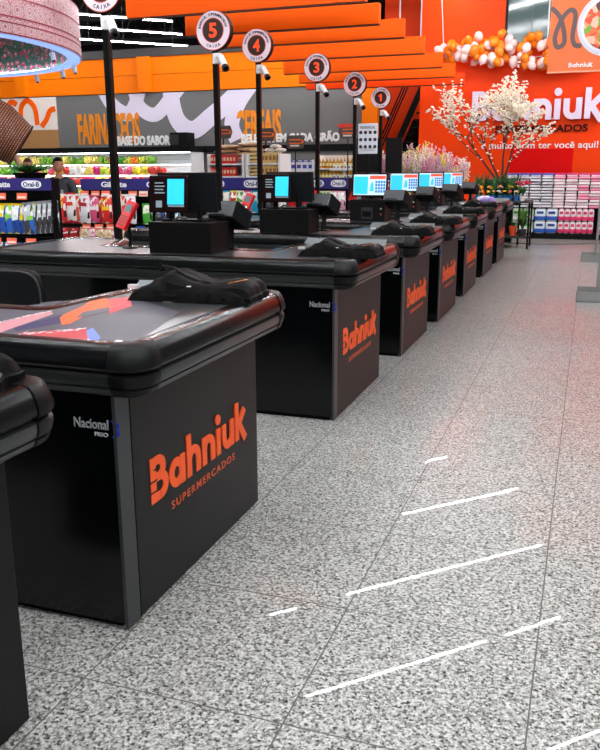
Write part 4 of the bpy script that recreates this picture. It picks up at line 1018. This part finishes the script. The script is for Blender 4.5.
t = thing('loudspeaker', 'black box loudspeaker high on the grey back wall', 'loudspeaker', (-11.12, 21.5, 2.46))
build('cabinet', MB().rbox(-.26, .28, -.2, .3, -.19, .2, .02), M('0c0c0d', .5), t); build('grille', B(-.24, .02, -.21, -.201, -.14, .14), M('222224', .7), t); build('wall_bracket', B(-.05, .05, .3, .49, -.05, .05), BLACK, t)

# ---------------------------------------------------------------- stacked paper packs before the end wall
t = thing('pallet_base_gap_board', 'low black plinth under the stacked paper packs, dark board added behind to blacken their gaps', 'plinth', (-1.95, 20.3, 0)); build('plinth', B(0, 6.2, .0, .85, 0, .12).box(0, 6.2, .66, .7, .12, 1.47), M('0b0b0c', .5), t); build('kickboard', B(.0, 6.2, -.02, -.0, .0, .09), BLACK, t)  # tall dark board stands in for the shade in gaps between packs
def soft_pack(nm, w, d, h, colA, colB, label, group, puff=.12):
    g = MB(); g.rbox(-w/2, w/2, 0, d, 0, h*.93, min(h, w)*.42)
    g.mi = 0
    o = build(nm, g, M(colA, .3)); tag(o, label, 'paper pack', group)
    build('print_band', MB().rbox(-w*.44, w*.44, .002, .02, h*.02, h*.32, .003), M(colB, .35), o)
    return o
pw = .255
pa = soft_pack('paper_pack', pw, .5, .066, 'f1eff4', '14163a', 'flat white and blue paper pack in the tall stacks before the orange wall', 'flat blue paper packs')
pb = soft_pack('paper_pack', pw, .5, .066, 'f8f2f4', 'c98a9c', 'flat white and pale pink paper pack in the tall stacks before the orange wall', 'flat pink paper packs')
pc = soft_pack('paper_pack', pw, .5, .066, 'f3a9c0', 'd8286a', 'flat white and deep pink paper pack in the tall stacks before the orange wall', 'flat deep pink paper packs')
fr = {0: [], 1: [], 2: []}
for c in range(11):
    for r in range(11):
        x = -1.78+.272*c+random.uniform(-.012, .012); z = .715+r*.0668
        k = 0 if c < 4 else (2 if (r in (10,) or (c == 6 and r in (3, 4, 6, 7)) or (c > 6 and r % 3 == 0)) else 1)
        fr[k].append((x, 20.42+random.uniform(-.03, .02), z))
lay(pa, fr[0]); lay(pb, fr[1]); lay(pc, fr[2])
# curved top packs
pt = soft_pack('paper_pack', pw, .45, .075, '5a5fc4', 'e9e6f6', 'blue paper pack topping a tall stack', 'blue packs on top'); lay(pt, [(-1.78+.272*c, 20.45, 1.45) for c in range(4)])
pt = soft_pack('paper_pack', pw, .45, .075, 'e0357a', 'f6e6ee', 'deep pink paper pack topping a tall stack', 'deep pink packs on top'); lay(pt, [(-1.78+.272*c, 20.45, 1.45) for c in range(4, 11)])
def big_pack(w, colA, colB, colC, label, group):
    g = MB(); g.rbox(-w/2, w/2, 0, .4, 0, .285, .05); o = build('paper_pack', g, M(colA, .35)); tag(o, label, 'paper pack', group)
    build('print_band', MB().rbox(-w/2-.002, w/2+.002, -.004, .3, .02, .12, .02), M(colB, .35), o)
    build('logo_print', B(-w*.3, w*.3, -.006, -.004, .17, .23), M(colC, .35), o); return o
pk = big_pack(.255, 'dfe8f0', '1f57b4', '1c3f8a', 'large blue and white roll pack low in the stacks', 'large blue roll packs'); lay(pk, [(-1.08+.268*c-.0, 20.36, .12+.29*r) for c in range(2) for r in range(2)])
pk = big_pack(.25, 'cfe0c8', 'f2f4f0', '5f9a58', 'large green and white roll pack behind the flower table', 'large green roll packs'); lay(pk, [(-1.62+.26*c, 20.36, .12+.29*r) for c in range(2) for r in range(2)])
pk = big_pack(.128, 'f5dfe6', 'd92a62', 'd92a62', 'slim pink and white roll pack low in the stacks', 'slim pink roll packs'); lay(pk, [(-.60+.133*c, 20.36, .12+.29*r) for c in range(6) for r in range(2)])
pk = big_pack(.27, 'f3ecee', 'cf2250', '2f57a8', 'large pink roll pack with a blue word low in the stacks', 'large pink roll packs'); lay(pk, [(.36+.28*c, 20.36, .12+.29*r) for c in range(5) for r in range(2)])

# ---------------------------------------------------------------- flower table
t = thing('flower_table', 'black metal table with flower pots on top and plants on its lower shelf', 'table', (-2.45, 17.5, 0))
build('table_top', MB().rbox(0, 1.32, 0, .8, .93, .97, .005), M('2a2826', .5), t); build('lower_shelf', MB().rbox(.02, 1.30, .02, .78, .22, .26, .005), M('2a2826', .5), t)
for x in (.0, 1.28):
    for y in (0, .76): build('leg', B(x, x+.04, y, y+.04, 0, .93), BLACK, t)
def pot_plant(label, x, y, z, potc, fl, h=.2, r=.05, leaf=GREEN, nl=18, group=None, nf=6, spread=.12, fs=.022, spike=False, ph=.1):
    t = thing('potted_flower' if fl else 'potted_plant', label, 'potted flower' if fl else 'potted plant', (x, y, z), 0, group)
    build('pot', MB().lathe([(r*.7, 0), (r, ph), (r*.9, ph), (r*.88, ph*.85)], n=14), M(potc, .4), t)
    leaf_clump('leaves', nl, spread, h, leaf, t, int(x*100) % 97+int(y*10), .03, .35, (0, 0, ph*.85))
    if fl:
        rnd = random.Random(int(x*1000+y*7)); g = MB()
        for k in range(nf):
            a = rnd.uniform(0, 6.28); rr = spread*rnd.uniform(.1, .8); zz = ph+h*rnd.uniform(.4 if spike else .65, 1.0)
            c = Vector((rr*cos(a), rr*sin(a), zz))
            if spike:
                ln_ = Vector((cos(a)*rr*.5, sin(a)*rr*.5, .2)).normalized()
                for j in range(6):
                    g.ball(c+ln_*(.055-.028*j)+Vector((rnd.uniform(-.02, .02), rnd.uniform(-.02, .02), 0)), fs*rnd.uniform(.28, .5), 5, 4, .7)
            else:
                for j in range(6):
                    g.ball(c+Vector((fs*.8*cos(j*1.05), fs*.8*sin(j*1.05), 0)), fs*.6, 6, 4, .6)
                g.ball(c+Vector((0, 0, fs*.3)), fs*.45, 6, 4)
        build('flowers', g, M(fl, .5), t)
    return t
fc = ['f2c81e', 'f0e0c8', 'e8b02a', 'f5d53a', 'e9a07a', 'f2ead8', 'f2c81e', 'e86a5a', 'f5e6a2']
for k in range(9): pot_plant('small flowering plant in a shiny blue pot on the flower table, one of a row', -2.36+k*.115, 17.62+.04*(k % 2), .97, '1764a8', fc[k], .10, .045, GREEN, 14, 'blue pots on the flower table', 5, .05, .02, ph=.11)
for k in range(5): pot_plant('small flowering plant in a blue pot in the second row on the flower table', -2.2+k*.2, 17.95, .97, '1a5a9a', fc[(k*2) % 9], .2, .055, DGREEN, 20, 'blue pots in the second row', 6, .08, .02, ph=.11)
pot_plant('deep pink flower plant at the corner of the flower table', -1.32, 17.75, .97, 'e8e2e0', 'c9184e', .34, .06, GREEN, 34, None, 14, .18, .035)
pot_plant('green plant in a bright orange pot on the lower shelf of the flower table', -1.47, 17.72, .26, 'f0562a', None, .2, .085, GREEN, 40, ph=.2)
pot_plant('tall dark green plant on the lower shelf beside the orange pot', -1.72, 17.8, .26, '3a3f3c', None, .5, .08, DGREEN, 60, spread=.2)
t = thing('hanging_plant', 'long leaved green plant spilling down at the corner of the flower table', 'plant', (-1.27, 17.62, .26))
build('pot', MB().lathe([(.06, 0), (.09, .14), (.08, .14)], n=14), M('2c2c2c', .5), t); leaf_clump('leaves', 90, .2, .75, LGREEN, t, 9, .035, .35, (0, 0, .12)); leaf_clump('leaves', 60, .24, .6, DGREEN, t, 10, .03, .6, (0, 0, .12))
pot_plant('leafy green plant in a pale pot on the lower shelf by the table leg', -2.05, 17.75, .26, 'cfc8c0', None, .35, .08, GREEN, 40, spread=.2)
# bank of orchids and lilies behind the last tills
t = thing('flower_bench', 'long dark bench carrying the bank of pink and yellow flowers', 'bench', (-4.35, 16.95, 0)); build('bench_top', MB().rbox(0, 1.85, 0, .9, .96, 1.0, .005), BLACK, t)
for x in (.02, 1.77):
    for y in (.02, .82): build('leg', B(x, x+.06, y, y+.06, 0, .96), BLACK, t)
bank = [('e7b3c4', 'pale pink'), ('e8dc6a', 'yellow'), ('d98aa6', 'pink'), ('f0e6dc', 'cream'), ('c9a0b4', 'mauve'), ('dfe07a', 'lime yellow'), ('e9c6cf', 'blush')]
k = 0
for row in range(3):
    for i in range(9):
        c, nme = random.choice(bank); hh = .66+.10*row+.14*sin(pi*i/8)+random.uniform(-.04, .04)
        if i > 6: hh -= .08*(i-6)
        pot_plant(nme+' spiked flower plant in the flower bank behind the last tills', -4.22+i*.205+random.uniform(-.03, .03), 17.05+row*.27, 1.0, '2c2c2a', c, hh, .07, LGREEN if k % 3 else GREEN, 22, nme+' flowers in the bank', 30, .2, .05, True)
        k += 1
for k in range(6): pot_plant('bare leafy dark green plant at the end of the flower bank', -2.3+k*.16, 18.35+.1*(k % 2), .9, '2a2a2a', None, .85, .08, DGREEN if k % 2 else GREEN, 44, 'leafy plants at the end of the bank', spread=.26)
t = thing('plant_stand', 'dark plant stand behind the flower table', 'stand', (-2.5, 18.25, 0)); build('shelf', MB().rbox(0, 1.1, 0, .4, .86, .9, .005), BLACK, t)
for x in (.0, 1.06): build('leg', B(x, x+.04, .18, .22, 0, .86), BLACK, t)
# blossom tree in a grey planter
rnd = random.Random(11)
t = thing('blossom_tree', 'bare branched tree covered in cream white blossom before the orange wall', 'tree', (-1.92, 19.2, 0))
build('planter', MB().rbox(-.35, .35, -.15, .15, 1.18, 1.4, .01), M('5b605e', .5), t)
build('planter_stand', MB().box(-.3, .3, -.12, .12, .0, 1.18), BLACK, t)
gb = MB(); gf = MB()
def branch(p, d, L_, r, depth):
    q = [p]; c = p.copy(); dd = d.copy()
    for k in range(4):
        dd = (dd+Vector((rnd.uniform(-.16, .16), rnd.uniform(-.16, .16), rnd.uniform(-.02, .14)))).normalized(); c = c+dd*L_/4; q.append(c.copy())
    gb.tube(q, [r*(1-.12*k) for k in range(5)], 5 if depth < 3 else 3)
    if depth >= 1:
        for k in range(1, 5):
            for j in range(3 if depth > 2 else 2):
                o_ = q[k]+(q[k]-q[k-1])*rnd.uniform(-.9, 0)+Vector((rnd.gauss(0, .028), rnd.gauss(0, .028), rnd.gauss(0, .028)))
                s_ = rnd.uniform(.018, .036); gf.ball(o_, s_, 5, 4, .7)
    if depth < 3:
        for k in range(3 if depth == 1 else 4):
            i = rnd.choice((2, 3, 4)); a = rnd.uniform(0, 2*pi); sp_ = .9 if depth < 2 else .7
            nd = (dd+Vector((cos(a)*sp_*1.25, sin(a)*sp_*.6, rnd.uniform(-.25, .25)))).normalized(); branch(q[i], nd, L_*rnd.uniform(.62, .8), r*.55, depth+1)
for k, (dx, dy) in enumerate(((-.95, 0), (.0, .1), (.55, -.05), (-.35, -.1))):
    branch(Vector((0+dx*.1, dy*.2, 1.38)), Vector((dx, dy, 1)).normalized(), (1.15, .95, .85, 1.1)[k], .028, 0 if k < 3 else 1)
build('branches', gb, M('3a2a22', .7), t); o = build('blossom', gf, M('fff6e2', .6), t); o['kind'] = 'stuff'

# ---------------------------------------------------------------- balloon garland
rnd = random.Random(5); bc = [('f6d6d2', 'pale pink'), ('f5860f', 'orange')]
bp_ = {}
for c, nme in bc:
    g = MB(); rs = []
    for j in range(1, 10):
        tt = pi*j/10; rr = .115*sin(tt)*(1-.10*cos(tt)*-1*0); zc = -.14*cos(tt) if cos(tt) < 0 else -.155*cos(tt); rs.append([(rr*cos(2*pi*k/12), rr*sin(2*pi*k/12), zc) for k in range(12)])
    g.rings(rs); o = build('balloon', g, M(c, .22)); tag(o, nme+' balloon in the garland on the orange end wall', 'balloon', nme+' balloons')
    build('knot', MB().cyl((0, 0, -.15), (0, 0, -.175), .012, 6, .02), M(c, .4), o); bp_[nme] = [o, 0]
pts = []; tries = 0
while len(pts) < 112:
    u = rnd.random(); x = -3.75+u*3.6; zc = 4.34+.08*sin(u*5.5); half = .12+.22*min(1, u*2.5)
    p = Vector((x, 21.05+rnd.uniform(-.28, .22), zc+rnd.uniform(-half, half)))
    if all((p-q).length > .145 for q in pts): pts.append(p)
    tries += 1
    if tries > 30000: break
for i, p in enumerate(pts):
    nme = 'pale pink' if rnd.random() < .5 else 'orange'; o, n_ = bp_[nme]
    if n_: o = dup(o)
    bp_[nme][1] += 1
    o.location = p; o.rotation_euler = (rnd.uniform(-.9, .9), rnd.uniform(-.9, .9), rnd.uniform(0, 6)); s_ = rnd.uniform(.8, .98); o.scale = (s_,)*3
g = MB(); g.tube([(-3.8, 21.2, 4.35), (-2.8, 21.2, 4.3), (-1.5, 21.2, 4.2), (-.2, 21.2, 4.3)], .01, 5); tag(build('garland_cord', g, WHITE), 'thin cord the balloon garland is tied to', 'cord')
tag(build('tie_wire', MB().cyl((-3.65, 21.1, 4.45), (-3.75, 20.2, 7.6), .012, 5), M('d9d9d9', .4)), 'thin pale wire rising from the balloon garland over the beams', 'wire')
tag(build('tie_wire', MB().cyl((-1.22, 21.1, 4.5), (-1.2, 20.6, 7.6), .016, 5), M('d9d9d9', .4)), 'thin pale wire rising beside the window from the garland', 'wire')

# ---------------------------------------------------------------- orange banner with the bowl
t = thing('hanging_banner', 'orange hanging banner with a bowl of food and a dark grey loop', 'banner', (0, 14, 0))
bn = build('sheet', B(-.785, 1.9, 0, .03, 3.085, 4.95), M('f0702e', .5), t)
cx, cz, rr = .075, 3.735, .455
def cdisc(nm, r, y, mat): g = MB(); g.rings([[(cx+r*cos(2*pi*k/40), yy, cz+r*sin(2*pi*k/40)) for k in range(40)] for yy in (y, y+.002)], True, True, False); return build(nm, g, mat, bn)
cdisc('bowl_print', rr, -.003, M('d9d8e8', .5)); cdisc('bowl_inner', rr-.05, -.005, M('e9e8f2', .5))
FOOD = texmat('salad_print', 'ShaderNodeTexVoronoi', 12, [(0, 'f0774a'), (.22, 'e8552f'), (.36, 'f7c3a8'), (.5, '7fae3e'), (.62, '2f5a2c'), (.74, 'f09a6a'), (.86, '5a3a3a'), (.93, 'e3402f')], rough=.6, interp='CELL')
cdisc('food_print', rr-.09, -.007, FOOD)
g = ribbon(MB(), [(-.78, 4.02), (-.66, 3.9), (-.58, 3.7), (-.56, 3.5), (-.66, 3.45), (-.70, 3.6), (-.62, 3.84), (-.50, 3.97), (-.42, 3.9), (-.44, 3.6), (-.40, 3.47), (-.3, 3.45)], .065, -.004, .002)
build('loop_print', g, M('5f4a4c', .5), bn)
logo('store_logo', WHITE, bn, (0, -.001, 0), XD, ZD, -.47, -.115, 3.14, 3.21, .003)
build('hem_bar', B(-.79, 1.905, -.005, .035, 3.065, 3.087), M('f2a27a', .4), t)
for x in (-.6, 1.7): build('hanging_wire', MB().cyl((x, .015, 4.95), (x, .015, 7.6), .008, 5), M('bdbdbd', .4), t)

# ---------------------------------------------------------------- steel trolley barriers
for y, l, L_ in ((10.55, 'grey steel barrier foot with upright post, nearer one at the picture edge', 1.2), (15.3, 'grey steel barrier foot with upright post, farther one at the picture edge', 1.4)):
    t = thing('barrier', l, 'barrier', (-.06, y, 0), 0, 'grey steel barriers')
    STEEL = M('9a9c9a', .35, metal=.6)
    build('foot', MB().box(0, 1.2, 0, .012, .005, .125).box(0, 1.2, .55, .562, .005, .125).box(0, 1.2, 0, .562, 0, .01), STEEL, t)
    build('foot_edge', B(-.004, .0, .0, .012, .005, .125), M('3a3b3a', .5), t)
    build('post', MB().rbox(.225, .27, .22, .265, .01, 1.3, .006), STEEL, t); build('rail', MB().rbox(.225, 1.2, .225, .26, 1.25, 1.3, .006), STEEL, t)
tag(build('floor_cable', MB().tube([(-1.9+.15*k, 18.9-.25*sin(k/4)+.004*k*k*.3, .01) for k in range(24)], .012, 5), M('5a5654', .6)), 'thin dark cable curving over the floor before the paper packs', 'cable')

# ---------------------------------------------------------------- people
def skin_body(chain, radii, edges, mat, name, parent, lv=2):
    me = bpy.data.meshes.new(name); me.from_pydata(chain, edges, []); o = bpy.data.objects.new(name, me); COL.objects.link(o)
    md = o.modifiers.new('s', 'SKIN'); 
    for v, r in zip(me.skin_vertices[0].data, radii): v.radius = r if isinstance(r, tuple) else (r, r)
    me.skin_vertices[0].data[0].use_root = True
    sb = o.modifiers.new('b', 'SUBSURF'); sb.levels = lv; sb.render_levels = lv
    dg = bpy.context.evaluated_depsgraph_get(); dg.update(); nm = bpy.data.meshes.new_from_object(o.evaluated_get(dg))
    bpy.data.objects.remove(o); nm.name = name; nm.materials.clear(); nm.materials.append(mat)
    for p in nm.polygons: p.use_smooth = True; p.material_index = 0
    o = bpy.data.objects.new(name, nm); COL.objects.link(o); o.parent = parent; return o
def person(label, x, y, rz, hair, shirt, trousers, headturn):
    t = thing('person', label, 'person', (x, y, 0), rz)
    J = [(0, 0, .98), (0, .0, 1.15), (0, .01, 1.33), (0, .01, 1.46), (0, 0, 1.53), (0, -.01, 1.60),
         (-.19, .01, 1.42), (-.25, .02, 1.16), (-.23, -.10, .95), (-.22, -.13, .87), (.19, .01, 1.42), (.25, .02, 1.16), (.23, -.10, .95), (.22, -.13, .87),
         (-.10, 0, .90), (-.11, -.01, .50), (-.11, .03, .09), (-.11, -.12, .04), (.10, 0, .90), (.11, -.01, .50), (.11, .03, .09), (.11, -.12, .04)]
    Rr = [(.15, .11), (.14, .10), (.16, .11), (.10, .08), .055, .055, .065, .05, .038, .035, .065, .05, .038, .035, .09, .062, .045, .04, .09, .062, .045, .04]
    Ed = [(0, 1), (1, 2), (2, 3), (3, 4), (4, 5), (3, 6), (6, 7), (7, 8), (8, 9), (3, 10), (10, 11), (11, 12), (12, 13), (0, 14), (14, 15), (15, 16), (16, 17), (0, 18), (18, 19), (19, 20), (20, 21)]
    SK = M('c58a6a', .55)
    b = skin_body(J, Rr, Ed, SK, 'body', t)
    # head sculpted on top of the neck, joined to the body mesh
    g = MB(); g.b.from_mesh(b.data)
    for f in g.b.faces: f.smooth = True
    m = Matrix.Translation((0, -.005, 1.70)) @ Matrix.Rotation(headturn, 4, 'Z')
    h = MB(); h.ball((0, 0, 0), .112, 20, 16, 1.12, .76, .9)
    for v in h.b.verts:
        c = v.co
        if c.z < -.03: c.x *= 1-.9*(-.03-c.z); c.y = c.y*(1-.3*(-.03-c.z)/.1)-.012
        if c.y < -.05:
            n_ = math.exp(-((c.x/.014)**2)-((c.z+.012)/.022)**2); c.y -= .022*n_
            e = math.exp(-(((abs(c.x)-.032)/.014)**2)-((c.z-.015)/.012)**2); c.y += .010*e
            l = math.exp(-((c.x/.025)**2)-((c.z+.055)/.008)**2); c.y -= .005*l
    g.merge(h, m, True)
    for s in (-1, 1):
        e = MB(); e.ball((s*.088, .005, -.005), .028, 10, 8, 1.1, .35, .7); g.merge(e, m, True)
    for s in (-1, 1):
        for k in range(5):
            f = MB(); a = Vector((s*.22+(k-2)*.014, -.13-.01*(k == 0), .87)); f.tube([a, a+Vector((0, -.012, -.05)), a+Vector((0, .0, -.085+.01*abs(k-2)))], [.009, .008, .006], 6); g.merge(f, None, True)
    g.b.to_mesh(b.data); g.b.free()
    eg = MB()
    for s in (-1, 1): eg.ball((s*.032, -.088, .012), .011, 8, 6, .6, 1.2, .6, m)
    build('eyes', eg, M('20120c', .3), t)
    hg = MB(); hg.ball((0, .008, .012), .118, 20, 14, 1.12, .79, .92)
    dl = [v for v in hg.b.verts if v.co.z < .028+.4*max(0, -v.co.y-.03) and v.co.y < .06 or v.co.z < -.06]
    bmesh.ops.delete(hg.b, geom=dl, context='VERTS'); q = MB(); q.merge(hg, m, True); build('hair', q, M(hair, .6), t)
    S = [(0, 0, .95), (0, .0, 1.15), (0, .01, 1.33), (0, .01, 1.45), (-.20, .01, 1.42), (-.255, .02, 1.16), (-.235, -.09, .97), (.20, .01, 1.42), (.255, .02, 1.16), (.235, -.09, .97)]
    skin_body(S, [(.175, .135), (.165, .125), (.185, .135), (.105, .09), .088, .07, .055, .088, .07, .055], [(0, 1), (1, 2), (2, 3), (3, 4), (4, 5), (5, 6), (3, 7), (7, 8), (8, 9)], M(shirt, .6), 'jacket', t)
    T_ = [(0, 0, .97), (-.10, 0, .88), (-.11, -.01, .50), (-.11, .03, .10), (.10, 0, .88), (.11, -.01, .50), (.11, .03, .10)]
    skin_body(T_, [(.165, .12), .11, .08, .065, .11, .08, .065], [(0, 1), (1, 2), (2, 3), (0, 4), (4, 5), (5, 6)], M(trousers, .7), 'trousers', t)
    for s in (-1, 1): build('shoe', MB().rbox(s*.11-.05, s*.11+.05, -.19, .09, 0, .09, .03), M('141414', .4), t)
    return t
p = person('person in a dark grey zipped jacket looking aside, before the produce fridge', -8.55, 12, .35, '120c0a', '33363b', '1c1d22', .55)
build('zip_stripe', MB().box(.05, .09, -.155, -.14, 1.2, 1.3), M('b9bcc0', .5), p)
person('person with short reddish hair in a dark top, beside the one in the grey jacket', -9.62, 12.6, .2, '5a2c20', '3a2a2c', '22242a', .4)
